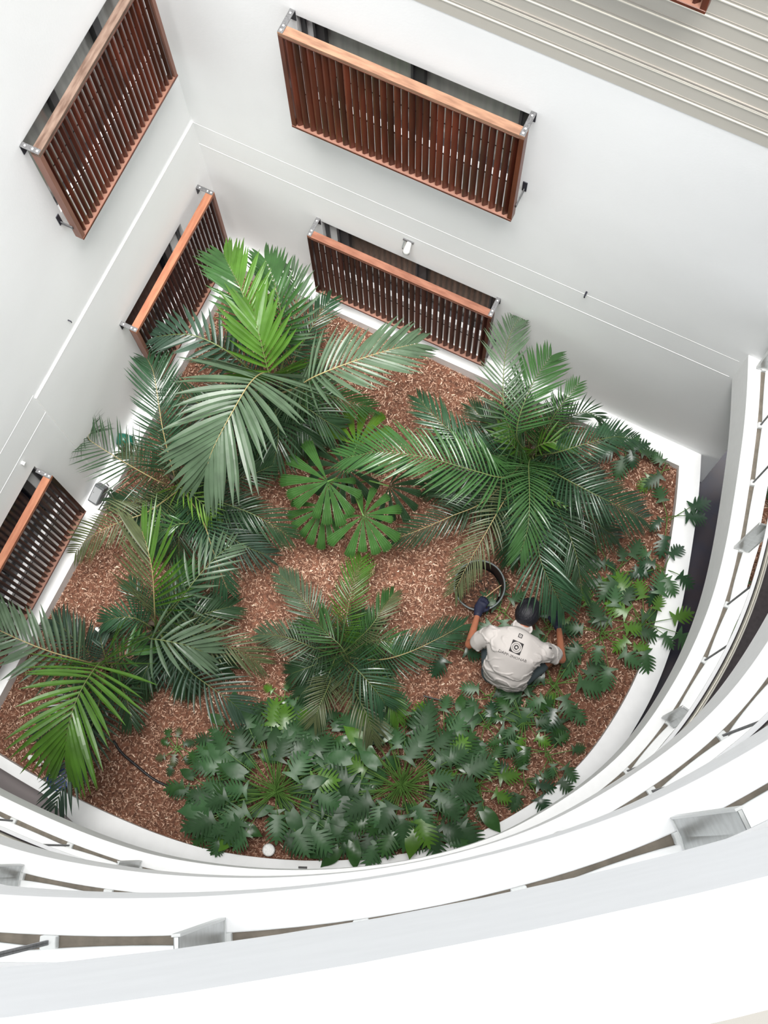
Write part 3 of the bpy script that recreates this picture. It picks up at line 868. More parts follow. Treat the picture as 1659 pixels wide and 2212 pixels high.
palm('wide dark green palm in front of the bare right-hand wall', 1150, 990, [
    ('S', [(1148, 985, .7), (1112, 945, 1.25), (1088, 880, 1.55), (1090, 780, 1.62), (1103, 720, 1.52), (1122, 686, 1.38)], 78, 38, .0135, dict(a0=68, a1=26)),
    ('G', [(1145, 985, .7), (1118, 950, 1.25), (1122, 900, 1.5), (1150, 830, 1.55), (1180, 782, 1.45), (1192, 768, 1.38)], 90, 32, .0165, dict(a0=78, a1=26, start=.12)),
    ('G', [(1150, 985, .6), (1195, 900, 1.2), (1228, 855, 1.32), (1250, 828, 1.25)], 55, 24, .011, dict(a0=66)),
    ('T', [(1155, 985, .7), (1200, 978, 1.2), (1260, 960, 1.32), (1322, 944, 1.25), (1370, 948, 1.05)], 62, 36, .0125, dict(a0=72, a1=28)),
    ('T', [(1155, 990, .7), (1200, 1022, 1.2), (1270, 1060, 1.32), (1340, 1095, 1.18), (1390, 1120, .9)], 82, 38, .014, dict(a0=72, a1=28)),
    ('G', [(1146, 990, .7), (1142, 1008, 1.3), (1144, 1075, 1.55), (1140, 1140, 1.5), (1124, 1195, 1.38)], 82, 36, .0145, dict(a0=74, a1=24)),
    ('T', [(1150, 1000, .6), (1156, 1110, 1.15), (1166, 1204, 1.25), (1192, 1265, 1.15), (1218, 1318, .95)], 96, 40, .0145, dict(a0=72, a1=26)),
    ('D', [(1160, 1000, .6), (1215, 1120, 1.05), (1245, 1200, 1.05), (1258, 1285, .85)], 78, 34, .0125, dict(a0=68)),
    ('O', [(1140, 998, .6), (1090, 1080, 1.05), (1050, 1150, 1.1), (1010, 1220, 1.0), (982, 1278, .85)], 66, 38, .0105, dict(a0=70, a1=30, tan=True)),
    ('G', [(1140, 985, .7), (1095, 1030, 1.2), (1022, 1016, 1.35), (930, 990, 1.42), (830, 976, 1.38), (748, 988, 1.2)], 98, 44, .0165, dict(a0=76, a1=26, droop=.14)),
    ('T', [(1140, 975, .7), (1060, 985, 1.0), (1000, 955, 1.1), (935, 895, 1.1), (905, 862, 1.0)], 70, 36, .0125, dict(a0=68)),
    ('D', [(1130, 995, .5), (1050, 1080, .75), (975, 1115, .8), (905, 1145, .72), (848, 1166, .55)], 62, 34, .0115, dict(a0=70, tan=True)),
    ('B', [(1150, 985, .7), (1172, 1050, 1.1), (1190, 1078, 1.2), (1222, 1095, 1.2)], 24, 12, .010, dict(a0=50)),
    ('B', [(1148, 985, .7), (1160, 965, 1.05), (1190, 955, 1.15), (1230, 960, 1.1)], 60, 14, .018, dict(a0=55)),
    ('B', [(1145, 985, .7), (1120, 975, 1.05), (1098, 950, 1.15), (1078, 925, 1.1)], 55, 14, .018, dict(a0=55)),
    ('D', [(1150, 990, .4), (1060, 1090, .6), (1000, 1070, .6), (950, 1050, .5)], 70, 26, .013, dict(a0=66)),
    ('D', [(1155, 985, .4), (1210, 920, .7), (1260, 890, .7), (1300, 905, .6)], 50, 22, .011, dict(a0=66)),
    ('D', [(1155, 990, .4), (1220, 1060, .7), (1290, 1130, .7), (1330, 1160, .5)], 70, 26, .013, dict(a0=66)),
    ('D', [(1140, 980, .4), (1060, 920, .6), (1020, 880, .6)], 55, 20, .012, dict(a0=66)),
], .7, .035, 2, fill=[(-20, 120, 60, .012, 'D', .7), (15, 150, 65, .013, 'D', .7), (35, 190, 70, .013, 'T', .7), (60, 230, 75, .014, 'D', .6), (75, 260, 75, .014, 'D', .6), (100, 220, 70, .014, 'D', .6), (120, 160, 65, .013, 'D', .6), (150, 200, 70, .013, 'D', .6), (165, 240, 70, .013, 'D', .6), (-165, 200, 70, .013, 'D', .6), (-130, 150, 60, .013, 'D', .7), (-105, 170, 60, .012, 'D', .8), (-60, 150, 60, .012, 'D', .8), (90, 120, 60, .014, 'G', .8)])

palm('small young palm in the open mulch at the centre of the bed', 725, 1408, [
    ('B', [(732, 1400, .3), (745, 1345, .62), (758, 1285, .72), (772, 1235, .68), (782, 1205, .58)], 56, 28, .0115, dict(a0=66, a1=28)),
    ('S', [(722, 1402, .3), (700, 1368, .6), (665, 1310, .72), (630, 1268, .64), (605, 1242, .52)], 58, 32, .011, dict(a0=66)),
    ('S', [(716, 1410, .3), (680, 1400, .55), (630, 1380, .6), (590, 1372, .5), (560, 1370, .38)], 54, 26, .012, dict(a0=72)),
    ('G', [(758, 1440, .4), (748, 1415, .8), (733, 1392, .95), (705, 1368, .95), (690, 1350, .88)], 76, 15, .0135, dict(a0=75, a1=25, start=.3, taper=.8)),
    ('G', [(740, 1410, .3), (795, 1360, .65), (825, 1318, .7), (850, 1282, .58)], 50, 28, .0105, dict(a0=64, mR='O')),
    ('G', [(748, 1415, .3), (800, 1385, .62), (845, 1388, .62), (885, 1405, .5)], 55, 24, .0115, dict(a0=66)),
    ('T', [(748, 1420, .3), (820, 1425, .55), (880, 1410, .65), (945, 1380, .6), (1000, 1350, .45)], 62, 36, .0115, dict(a0=72, tan=True)),
    ('T', [(742, 1422, .4), (765, 1440, .78), (795, 1472, .8), (822, 1505, .72), (832, 1522, .64)], 74, 20, .0145, dict(a0=76, a1=24)),
    ('O', [(738, 1430, .25), (765, 1490, .55), (788, 1535, .62), (802, 1572, .55), (806, 1600, .45)], 62, 22, .0135, dict(a0=66)),
    ('O', [(728, 1430, .25), (708, 1485, .45), (690, 1525, .5), (678, 1560, .42)], 58, 22, .0105, dict(a0=62)),
    ('B', [(750, 1430, .25), (818, 1470, .45), (848, 1520, .5), (862, 1560, .4)], 45, 24, .010, dict(a0=66)),
    ('D', [(722, 1418, .25), (670, 1440, .4), (630, 1455, .3)], 48, 20, .012, dict(a0=66)),
    ('D', [(735, 1420, .2), (760, 1380, .35), (800, 1340, .3)], 55, 20, .012, dict(a0=66)),
    ('D', [(725, 1425, .2), (690, 1460, .3), (650, 1500, .2)], 48, 20, .012, dict(a0=66)),
], .3, .025, fill=[(60, 110, 50, .012, 'T', .35), (20, 110, 45, .012, 'D', .35), (160, 110, 45, .012, 'D', .35), (-150, 100, 45, .012, 'D', .35), (-60, 100, 45, .012, 'D', .4), (110, 110, 45, .012, 'D', .35)])

palm('palm on the left with a tall two-toned frond and broad grey-green fronds', 335, 1360, [
    ('O', [(337, 1350, .5), (334, 1318, .95), (330, 1245, 1.28), (320, 1190, 1.35), (306, 1145, 1.28)], 148, 22, .026, dict(a0=54, a1=16, droop=.06, start=.16, mR='B', tan=True)),
    ('S', [(345, 1350, .5), (392, 1292, 1.0), (428, 1245, 1.12), (470, 1200, 1.08), (500, 1178, .98)], 92, 18, .024, dict(a0=76, a1=22)),
    ('S', [(338, 1362, .5), (322, 1378, 1.0), (345, 1382, 1.15), (395, 1392, 1.12), (440, 1408, 1.0)], 112, 15, .031, dict(a0=100, a1=14, droop=.14, start=.28)),
    ('N', [(345, 1370, .4), (400, 1440, .75), (452, 1482, .85), (495, 1512, .78), (520, 1535, .65)], 95, 24, .021, dict(a0=80, a1=24)),
    ('O', [(348, 1365, .4), (430, 1375, .75), (500, 1398, .78), (560, 1432, .6)], 78, 22, .013, dict(a0=58, a1=22)),
    ('T', [(328, 1355, .4), (290, 1335, .62), (250, 1335, .6), (225, 1345, .5)], 50, 18, .014, dict(a0=70)),
    ('D', [(332, 1370, .3), (322, 1430, .5), (305, 1470, .45)], 62, 18, .018, dict(a0=66)),
    ('D', [(345, 1360, .3), (400, 1340, .6), (460, 1320, .6), (500, 1310, .5)], 70, 20, .016, dict(a0=66)),
    ('G', [(340, 1350, .3), (370, 1290, .6), (390, 1250, .6), (400, 1220, .5)], 60, 18, .016, dict(a0=60)),
    ('D', [(345, 1370, .3), (380, 1420, .45), (400, 1480, .4)], 62, 18, .018, dict(a0=66)),
    ('T', [(338, 1350, .3), (300, 1290, .5), (280, 1260, .45)], 45, 16, .012, dict(a0=66)),
], .5, .03, fill=[(30, 170, 65, .016, 'D', .5), (60, 150, 65, .016, 'D', .5), (90, 110, 60, .016, 'N', .4), (-20, 150, 60, .016, 'D', .5), (-50, 150, 60, .016, 'T', .6), (180, 100, 50, .014, 'D', .4)])

palm('palm at lower left with bright fronds drooping towards the curved parapet', 232, 1442, [
    ('B', [(232, 1440, .6), (220, 1430, 1.2), (200, 1450, 1.45), (168, 1505, 1.58), (147, 1572, 1.52), (140, 1625, 1.35)], 165, 22, .038, dict(a0=112, a1=14, droop=.15, start=.26, taper=.62)),
    ('S', [(224, 1440, .6), (170, 1425, 1.2), (110, 1408, 1.4), (50, 1385, 1.45), (-5, 1360, 1.38), (-60, 1335, 1.2)], 112, 26, .030, dict(a0=84, a1=24, start=.22, tan=True)),
    ('N', [(228, 1450, .5), (205, 1550, .9), (170, 1630, 1.1), (140, 1690, 1.12), (118, 1745, 1.0)], 88, 24, .022, dict(a0=68, a1=22, start=.25)),
    ('D', [(228, 1448, .3), (180, 1500, .6), (120, 1560, .65), (80, 1600, .5)], 70, 18, .018, dict(a0=66)),
    ('G', [(238, 1440, .5), (265, 1420, .85), (290, 1402, .85), (310, 1395, .75)], 70, 12, .030, dict(a0=70)),
    ('D', [(240, 1450, .3), (270, 1500, .5), (285, 1560, .45)], 55, 16, .016, dict(a0=66)),
    ('N', [(225, 1438, .3), (170, 1390, .55), (140, 1360, .55), (120, 1340, .45)], 65, 18, .018, dict(a0=66)),
    ('N', [(234, 1440, .3), (222, 1400, .5), (215, 1370, .42)], 42, 12, .014, dict(a0=66)),
], .6, .035, fill=[(110, 150, 60, .018, 'D', .5), (30, 90, 50, .018, 'D', .4)])

# fan palm with wedge-shaped leaflets cut off square
def fan(parent, cx_, cy_, h, R_, segs, m, tilt=(0, 0), wid=15):
    c_ = np.array(at(cx_, cy_, h))
    org = np.array(parent.location)
    sc = (H - h) / FPX
    mb = MB()
    # image directions -> plan directions at this height
    ex = np.array(at(cx_ + 50, cy_, h)) - c_; ex /= 50 * 1.0
    ey = np.array(at(cx_, cy_ + 50, h)) - c_; ey /= 50 * 1.0
    for (ang, rr) in segs:
        a = math.radians(ang)
        np_ = 5
        wdt = math.radians(wid)
        L = R_ * rr
        zt = random.uniform(-.06, .02) + tilt[0] * math.cos(a) + tilt[1] * math.sin(a)
        base = len(mb.v)
        cols = 2 * np_ + 1
        for j in range(7):
            s = j / 6
            for k in range(cols):
                u = -1 + 2 * k / (cols - 1)
                aa = a + wdt * .5 * u * (.9 if s < .3 else 1)
                rr2 = L * s * (1 - .05 * (k % 2) * (s > .9)) * (1 - .04 * u * u)
                p = c_ + ex * math.cos(aa) * rr2 + ey * math.sin(aa) * rr2
                z_ = zt * s + .05 * s - .16 * s * s * L * sc * 2.2 - (.0045 if k % 2 else 0) * min(1, s * 2) - .012 * s * u * u
                p = p + np.array((0, 0, z_))
                mb.v.append(tuple(p - org))
        for j in range(6):
            for k in range(cols - 1):
                q = base + j * cols + k
                mb.f.append((q, q + 1, q + cols + 1, q + cols))
    o = mb.build('fan_leaf', LM[m], parent)
    MB().tube([(0, 0, .05), tuple((Vector(c_) - Vector(org)) * .55 + Vector((0, 0, .18))), tuple(c_ - org)], [.010, .008, .006], 8).build('leaf_stalk', M['petiole'], o, smooth=True)
    return o
b = at(752, 1050, 0)
fp = thing('fan_palm', 'fan palm with round pleated leaves of square-cut wedges in the middle of the bed', 'palm', (b.x, b.y, 0))
fan(fp, 770, 962, .62, 100, [(a, random.uniform(.9, 1.0)) for a in (-152, -128, -104, -80, -54, -30)], 'FB', wid=17)
fan(fp, 745, 1010, .50, 92, [(a, random.uniform(.85, 1.0)) for a in range(0, 360, 24)], 'D', wid=15)
fan(fp, 700, 1095, .55, 90, [(a, random.uniform(.85, 1.0)) for a in (60, 78, 96, 114, 132, 150, 170, 190)], 'F', wid=14)
fan(fp, 840, 1050, .48, 85, [(a, random.uniform(.85, 1.0)) for a in range(-60, 130, 24)], 'D', wid=14)
fan(fp, 708, 1040, .85, 112, [(-118, 1.0), (-146, 1.0), (-173, 1.0), (165, .86), (148, .80), (112, .72), (72, .88), (52, .78), (-8, .55), (20, .7), (92, .82)], 'F', wid=16)
fan(fp, 785, 1114, .74, 92, [(-70, .75), (-100, .6), (-15, .95), (5, .72), (30, 1.0), (52, 1.0), (70, .95), (92, .85), (112, 1.0), (145, 1.05), (-40, .8), (178, .5)], 'F', wid=16)
# ------------------------------------------------------------------ leafy low plants
def xanadu_leaf(L, Wd, nl=6, bright=False, seed=0):
    """one deeply lobed blade: +y is the tip, attached at the origin"""
    rr = random.Random(seed)
    v, f_ = [], []
    n = nl
    def zz(x, y):
        s = y / L
        return .10 * L * s - .32 * L * s * s - abs(x) * .10 - x * x * 1.6 + .02 * L * math.sin(6 * s + seed)
    p = L * .88 / n
    def P3(x, y, dz=0):
        v.append((x, y, zz(x, y) + dz))
        return len(v) - 1
    mid = [P3(0, p * .5 * i, -.004) for i in range(2 * n + 1)]
    for sg in (-1, 1):
        prev = P3(sg * Wd * .13, -p * .15, -.004)
        for i in range(n):
            s0 = (i + .5) / n
            wf = math.sin(math.pi * (.24 + .66 * s0)) ** .7
            core = Wd * .5 * wf * .30
            reach = Wd * .5 * wf * rr.uniform(.92, 1.08)
            yc = p * (i + .5)
            rise = (.55 + .55 * s0) if i else -.35
            nx = P3(sg * Wd * .5 * math.sin(math.pi * (.24 + .66 * (i + 1) / n)) ** .7 * .27, p * (i + 1) + p * .12, -.004)
            hw = p * .37
            def at_(t, side):
                x = core + (reach - core) * t
                y = yc + rise * (x - core) + side * hw * (1 - .25 * t)
                return P3(sg * x, y, .003 if side == 0 else 0)
            a1, b1 = at_(.55, -1), at_(.55, 1)
            a2, b2 = at_(.88, -.62), at_(.88, .62)
            tp = at_(1.0, 0)
            m0, m1, m2 = mid[2 * i], mid[2 * i + 1], mid[2 * i + 2]
            F_ = [(m0, prev, a1, m1), (m1, a1, b1), (m1, b1, nx, m2), (a1, a2, b2, b1), (a2, tp, b2)]
            f_ += [q if sg > 0 else tuple(reversed(q)) for q in F_]
            prev = nx
        t1 = P3(sg * p * .42, p * n + p * .75)
        t2 = P3(0, p * n + p * 1.5)
        F_ = [(mid[-1], prev, t1, t2)]
        f_ += [q if sg > 0 else tuple(reversed(q)) for q in F_]
    return v, f_

def broad_leaf(L, Wd, seed=0):
    rr = random.Random(seed)
    v, f_ = [], []
    n = 8
    for i in range(n + 1):
        s = i / n
        w = Wd * .5 * (math.sin(math.pi * min(1, .16 + s * .9) ** .85) ** .75 if s < 1 else 0)
        if i == 0: w = Wd * .30
        y = L * s
        zc = .10 * L * s - .30 * L * s * s
        for u in (-1, -.55, 0, .55, 1):
            yy = y - (L * .12 * abs(u) if i == 0 else 0)
            v.append((w * u, yy, zc + w * (.22 * abs(u) - .16 * u * u * 1.4) + .006 * math.sin(9 * s + 3 * u + seed)))
    for i in range(n):
        for k in range(4):
            q = i * 5 + k
            f_.append((q, q + 1, q + 6, q + 5))
    return v, f_

def mk_leaf(kind, seed):
    me = bpy.data.meshes.new('leaf')
    if kind == 'x':
        v, f_ = xanadu_leaf(.250, .235, 6, seed=seed)
    elif kind == 'y':
        v, f_ = xanadu_leaf(.21, .19, 5, seed=seed)
    else:
        v, f_ = broad_leaf(.27, .15, seed)
    me.from_pydata(v, [], f_)
    me.polygons.foreach_set('use_smooth', [True] * len(me.polygons))
    me.update()
    return me
bank = {}
def leaf_mesh(kind, m, seed):
    key = (kind, m, seed % 5)
    if key not in bank:
        me = mk_leaf(kind, seed % 5)
        me.materials.append(LM[m])
        bank[key] = me
    return bank[key]

def place_leaf(root, pos, yaw, pitch, roll, scale, kind, m, hub, nm='leaf'):
    """blade at pos (world), stalk from the hub to it"""
    o = bpy.data.objects.new(nm, leaf_mesh(kind, m, random.randrange(100)))
    COL.objects.link(o)
    o.parent = root
    org = Vector(root.location)
    o.location = Vector(pos) - org
    o.rotation_euler = (pitch, roll, yaw)
    o.scale = (scale,) * 3
    a = Vector(hub) - org
    b_ = Vector(pos) - org
    mid = (a + b_) / 2 + Vector((0, 0, .25 * (b_ - a).length * .6))
    inv = (Matrix.LocRotScale(o.location, o.rotation_euler, o.scale)).inverted()
    s = 1 / scale
    pts = [inv @ a, inv @ (a * .7 + b_ * .3 + Vector((0, 0, .03))), inv @ mid, inv @ b_]
    MB().tube(pts, [.005 * s, .0045 * s, .004 * s, .003 * s], 5, cap=False).build('leaf_stalk', M['petiole'], o, smooth=True)
    return o

CLEAR = [at(580, 1836, .05), at(575, 1846, .1), at(654, 1876, .12)]     # nothing grows over the lid and the drain slot
def clump(label, px, py, n, rmin, rmax, h, kinds, mats, scale=(.8, 1.15), cat='plant', name='philodendron', clip=None, group=None, seed=0, hubh=.06, arc=None):
    random.seed(seed + 100)
    b_ = at(px, py, 0)
    root = thing(name, label, cat, (b_.x, b_.y, 0), group)
    k = 0
    i = 0
    while k < n and i < n * 6:
        i += 1
        fr = ((k + .5) / n)
        rr = rmin + (rmax - rmin) * math.sqrt(fr)
        a = k * 2.39996 + random.uniform(-.3, .3) + seed
        if arc:
            a = arc[0] + (arc[1] - arc[0]) * ((k * .618034) % 1) + random.uniform(-.1, .1)
        x, y = b_.x + rr * math.cos(a), b_.y + rr * math.sin(a)
        if not bool(inside(np.array([x + .12 * math.cos(a)]), np.array([y + .12 * math.sin(a)]))[0]) and clip != 'free':
            rr *= random.uniform(.3, .85)
            x, y = b_.x + rr * math.cos(a), b_.y + rr * math.sin(a)
            if not bool(inside(np.array([x + .1 * math.cos(a)]), np.array([y + .1 * math.sin(a)]))[0]):
                k += 1
                continue
        if min(math.hypot(x + .10 * math.cos(a) - q_.x, y + .10 * math.sin(a) - q_.y) for q_ in CLEAR) < .185:
            k += 1
            continue
        hh = h * (1.0 - .55 * (rr / rmax) ** 1.5) * random.uniform(.8, 1.1)
        if not bool(inside(np.array([x + .15 * math.cos(a)]), np.array([y + .15 * math.sin(a)]))[0]):
            hh = max(hh, .21)
        y = min(y, YB - .24)
        x = max(x, XA + .26)
        yaw = a - math.pi / 2 + random.uniform(-.45, .45)
        sc = random.uniform(*scale)
        place_leaf(root, (x, y, hh), yaw, random.uniform(-.12, .15) - .12 * rr / rmax, random.uniform(-.2, .2), sc,
                   random.choice(kinds), random.choice(mats), (b_.x + random.uniform(-.03, .03), b_.y + random.uniform(-.03, .03), hubh))
        k += 1
    return root

XM = ['P'] * 7 + ['PB']
clump('large lobed-leaf shrub at bottom left of the dense clump, beside the round white lid', 598, 1712, 86, .15, .58, .50, ['x', 'x', 'x', 'x', 'x', 'x', 'o'], ['P'] * 10 + ['G', 'PB', 'L'], (.72, .98), 'shrub', seed=1, group='large philodendrons')
clump('large lobed-leaf shrub in the right half of the dense clump by the curved curb', 868, 1698, 86, .15, .58, .50, ['x', 'x', 'x', 'x', 'x', 'x', 'o'], ['P'] * 10 + ['G', 'PB', 'L'], (.72, .98), 'shrub', seed=2, group='large philodendrons')
# broad-leaved fringe around the clump
BR = [('broad-leaved plant at the far left tip of the dense clump', 465, 1700, 20, .26), ('broad-leaved plant at the upper left of the dense clump below the palm', 520, 1598, 18, .24),
      ('broad-leaved plant behind the dense clump under the small palm', 665, 1590, 18, .24), ('broad-leaved plant at top right of the dense clump', 962, 1585, 16, .22),
      ('broad-leaved plant with arrow leaves at the right end of the dense clump', 1030, 1700, 18, .26), ('broad-leaved plant at the bottom centre against the curved curb', 760, 1800, 22, .28),
      ('broad-leaved plant at bottom right of the dense clump beside the curb', 935, 1790, 16, .24), ('broad-leaved plant at bottom left corner of the dense clump', 500, 1780, 14, .22),
      ('broad-leaved plant between the two large lobed shrubs', 735, 1690, 20, .26), ('broad-leaved plant below the drooping olive palm frond', 800, 1600, 16, .24),
      ('broad-leaved plant directly right of the round white lid', 655, 1800, 16, .22)]
for i, (lab, x, y, n_, r_) in enumerate(BR):
    clump(lab, x, y, int(n_ * .8), .06, r_, .26, ['o', 'y', 'x'], ['L', 'P', 'P', 'G'] + (['PB'] if i in (4, 2) else []), (.55, .85), name='broad_leaf_plant', seed=10 + i, group='broad-leaved plants')
# smaller lobed-leaf plants around the gardener and along the right curb
SM = [('lobed-leaf plant with a lime green leaf right of the gardener', 1300, 1375, 22, .05, .36, .34, ['P'] * 5 + ['PB', 'PB'], (.62, .9)),
      ('lobed-leaf plant under the gardener\'s bent knee', 1195, 1480, 20, .05, .30, .30, ['P', 'P', 'T'], (.7, 1.0)),
      ('bright lobed-leaf plant below the gardener near the right curb', 1125, 1560, 24, .05, .26, .26, ['P', 'PB', 'G'], (.45, .7)),
      ('trailing lobed-leaf plant low beside the curving right curb', 1180, 1630, 12, .05, .24, .2, ['P', 'G'], (.45, .7)),
      ('small lobed-leaf plant at the foot of the right curb below the clump of the gardener', 1135, 1690, 8, .05, .16, .16, ['P', 'T'], (.5, .8)),
      ('lobed-leaf plant whose leaves lie across the right curb', 1385, 1350, 16, .08, .30, .3, ['P', 'P', 'PB'], (.65, .95)),
      ('lobed-leaf plant in the middle of the right mulch strip', 1335, 1240, 10, .04, .18, .24, ['P', 'T'], (.6, .85)),
      ('lobed-leaf plant pressed against the right curb halfway down', 1425, 1235, 10, .04, .17, .24, ['P', 'T'], (.55, .8)),
      ('lobed-leaf plant with a dark leaf hanging over the right curb', 1440, 1125, 7, .05, .19, .28, ['P', 'T'], (.6, .9)),
      ('small lobed-leaf plant in shade at the edge of the big palm', 1290, 1190, 9, .04, .16, .2, ['T', 'P'], (.5, .75)),
      ('lobed-leaf plant at the top right corner of the bed', 1440, 1010, 12, .04, .22, .26, ['P', 'P', 'PB'], (.55, .85)),
      ('lobed-leaf plant with leaves over the back ledge near the corner', 1352, 952, 12, .04, .20, .26, ['P', 'T'], (.5, .8)),
      ('lobed-leaf plant between the gardener\'s head and arm', 1182, 1360, 8, .03, .14, .26, ['T', 'P'], (.6, .85)),
      ('lobed-leaf plant left of the gardener\'s head by the black pot', 1085, 1325, 10, .03, .15, .22, ['T', 'P'], (.6, .85)),
      ('low leafy plant at the left end of the small palm\'s right frond', 980, 1400, 9, .04, .16, .2, ['G', 'T'], (.5, .75)),
      ('pale leafy seedling on the mulch left of the dense clump', 385, 1620, 12, .02, .14, .12, ['P', 'G', 'O'], (.3, .45)),
      ('bright sprout standing in the mulch above the dense clump', 612, 1510, 9, .02, .11, .2, ['B', 'PB', 'G'], (.35, .5)),
      ('small lobed-leaf plant behind the gardener\'s lower back', 1052, 1502, 8, .03, .14, .18, ['T', 'P'], (.5, .75)),
      ('lobed-leaf plant between the clump and the gardener', 1050, 1570, 12, .04, .18, .22, ['P', 'T'], (.6, .85)),
      ('tiny upright seedling on bare mulch right of the gardener', 1305, 1458, 3, .01, .04, .1, ['P'], (.3, .4)),
      ]
for i, (lab, x, y, n_, r0, r1, h_, ms, sc) in enumerate(SM):
    clump(lab, x, y, int(n_ * .75), r0, r1, h_, ['x', 'y'], ms, sc, name='lobed_leaf_plant', clip='free' if 'curb' in lab or 'ledge' in lab else None, seed=40 + i, group='small lobed-leaf plants')

# ------------------------------------------------------------------ black pot of debris
pc = at(1036, 1264, .30)
pot = thing('black_pot', 'large round black nursery pot of debris beside the gardener', 'pot', (pc.x, pc.y, 0))
MB().lathe([(.001, .012), (.165, .012), (.175, .0), (.205, .29), (.212, .30), (.212, .288)], n=64).build('pot_body', M['pot'], pot, smooth=False)
MB().lathe([(.204, .292), (.212, .302), (.219, .296), (.217, .276)], n=64).build('rim', M['pot_rim'], pot, smooth=True)
mb = MB()
nr = 10
for i in range(nr + 1):
    for k in range(40):
        a = 2 * math.pi * k / 40
        rr = .178 * i / nr
        mb.v.append((rr * math.cos(a), rr * math.sin(a), .12 + .03 * noise.noise(Vector((rr * math.cos(a) * 18, rr * math.sin(a) * 18, 1)))))
for i in range(nr):
    for k in range(40):
        q = i * 40
        mb.f.append((q + k, q + (k + 1) % 40, q + 40 + (k + 1) % 40, q + 40 + k))
tag(mb.build('garden_debris', M['debris'], None), 'brown garden debris filling the black pot', 'debris', kind='stuff').location = (pc.x, pc.y, 0)
mb = MB()
for i in range(150):
    a, rr = random.uniform(0, 6.28), .165 * math.sqrt(random.random())
    x, y = rr * math.cos(a), rr * math.sin(a)
    t_ = random.uniform(0, 6.28)
    l = random.uniform(.006, .02)
    z_ = .145 + random.uniform(-.01, .015)
    dx_, dy_ = math.cos(t_) * l, math.sin(t_) * l
    mb.add([(x - dx_, y - dy_, z_), (x + dy_ * .25, y - dx_ * .25, z_ + .003), (x + dx_, y + dy_, z_ + random.uniform(-.006, .01)), (x - dy_ * .25, y + dx_ * .25, z_)], [(0, 1, 2, 3)])
me_ = mb.build('bark_scraps', M['chips'])
at2 = me_.data.attributes.new('tone', 'FLOAT', 'POINT')
at2.data.foreach_set('value', np.repeat(rng.uniform(.1, .7, 150), 4).astype(np.float32))
me_.location = (pc.x, pc.y, 0)
tag(me_, 'loose bark scraps on top of the debris in the black pot', 'debris', kind='stuff')
a_, b_ = at(1049, 1290, .20), at(1083, 1264, .27)
tag(MB().tube([tuple(a_), tuple((a_ + b_) / 2 + Vector((0, 0, .012))), tuple(b_)], .0045, 6).build('dry_stick', M['stick']), 'pale dry stick poking out of the black pot', 'stick')

# ------------------------------------------------------------------ the gardener
def hull(parts, name='hull'):
    """convex hull of ellipsoids [(centre, radius or (rx, ry, rz))] as a bmesh"""
    bm = bmesh.new()
    for c_, r_ in parts:
        rr = r_ if hasattr(r_, '__len__') else (r_, r_, r_)
        tmp = bmesh.new()
        bmesh.ops.create_icosphere(tmp, subdivisions=3, radius=1)
        for v in tmp.verts:
            bm.verts.new(Vector((v.co.x * rr[0], v.co.y * rr[1], v.co.z * rr[2])) + Vector(c_))
        tmp.free()
    res = bmesh.ops.convex_hull(bm, input=bm.verts)
    kill = [g for g in res['geom_interior'] if isinstance(g, bmesh.types.BMVert)]
    bmesh.ops.delete(bm, geom=kill, context='VERTS')
    return bm

def merged(name, hulls, m, parent, voxel=.009, smooth=8, org=Vector()):
    big = bmesh.new()
    for h_ in hulls:
        me = bpy.data.meshes.new('t')
        h_.to_mesh(me)
        big.from_mesh(me)
        h_.free()
        bpy.data.meshes.remove(me)
    for v in big.verts:
        v.co -= org
    me = bpy.data.meshes.new(name)
    big.to_mesh(me)
    big.free()
    o = link(name, me, m, parent)
    a = o.modifiers.new('r', 'REMESH'); a.mode = 'VOXEL'; a.voxel_size = voxel
    b2 = o.modifiers.new('s', 'SMOOTH'); b2.factor = .5; b2.iterations = smooth
    bpy.context.view_layer.update()
    dg = bpy.context.evaluated_depsgraph_get()
    me2 = bpy.data.meshes.new_from_object(o.evaluated_get(dg))
    o.modifiers.clear()
    o.data = me2
    if not me2.materials:
        me2.materials.append(m)
    me2.polygons.foreach_set('use_smooth', [True] * len(me2.polygons))
    return o
def A(x, y, h):
    return at(x, y, h)
gb = A(1100, 1450, 0)
org = Vector((gb.x, gb.y, 0))
per = thing('person', 'person in a stone-coloured T-shirt and dark gloves crouching to work the bed', 'person', org)
head = A(1141, 1322, .80)
neck = A(1130, 1352, .80)
shL, shR = A(1064, 1372, .78), A(1172, 1408, .76)
elL, elR = A(1014, 1392, .50), A(1213, 1424, .48)
wrL, wrR = A(1030, 1334, .36), A(1208, 1362, .28)
haL, haR = A(1036, 1312, .335), A(1202, 1342, .22)
pel = A(1088, 1462, .33)
chest = A(1113, 1392, .74)
hipL, hipR = A(1066, 1452, .30), A(1112, 1470, .30)
knL, knR = A(1056, 1378, .42), A(1198, 1412, .40)
anL, anR = A(1062, 1432, .08), A(1168, 1448, .08)
X3 = Vector((1, 0, 0))
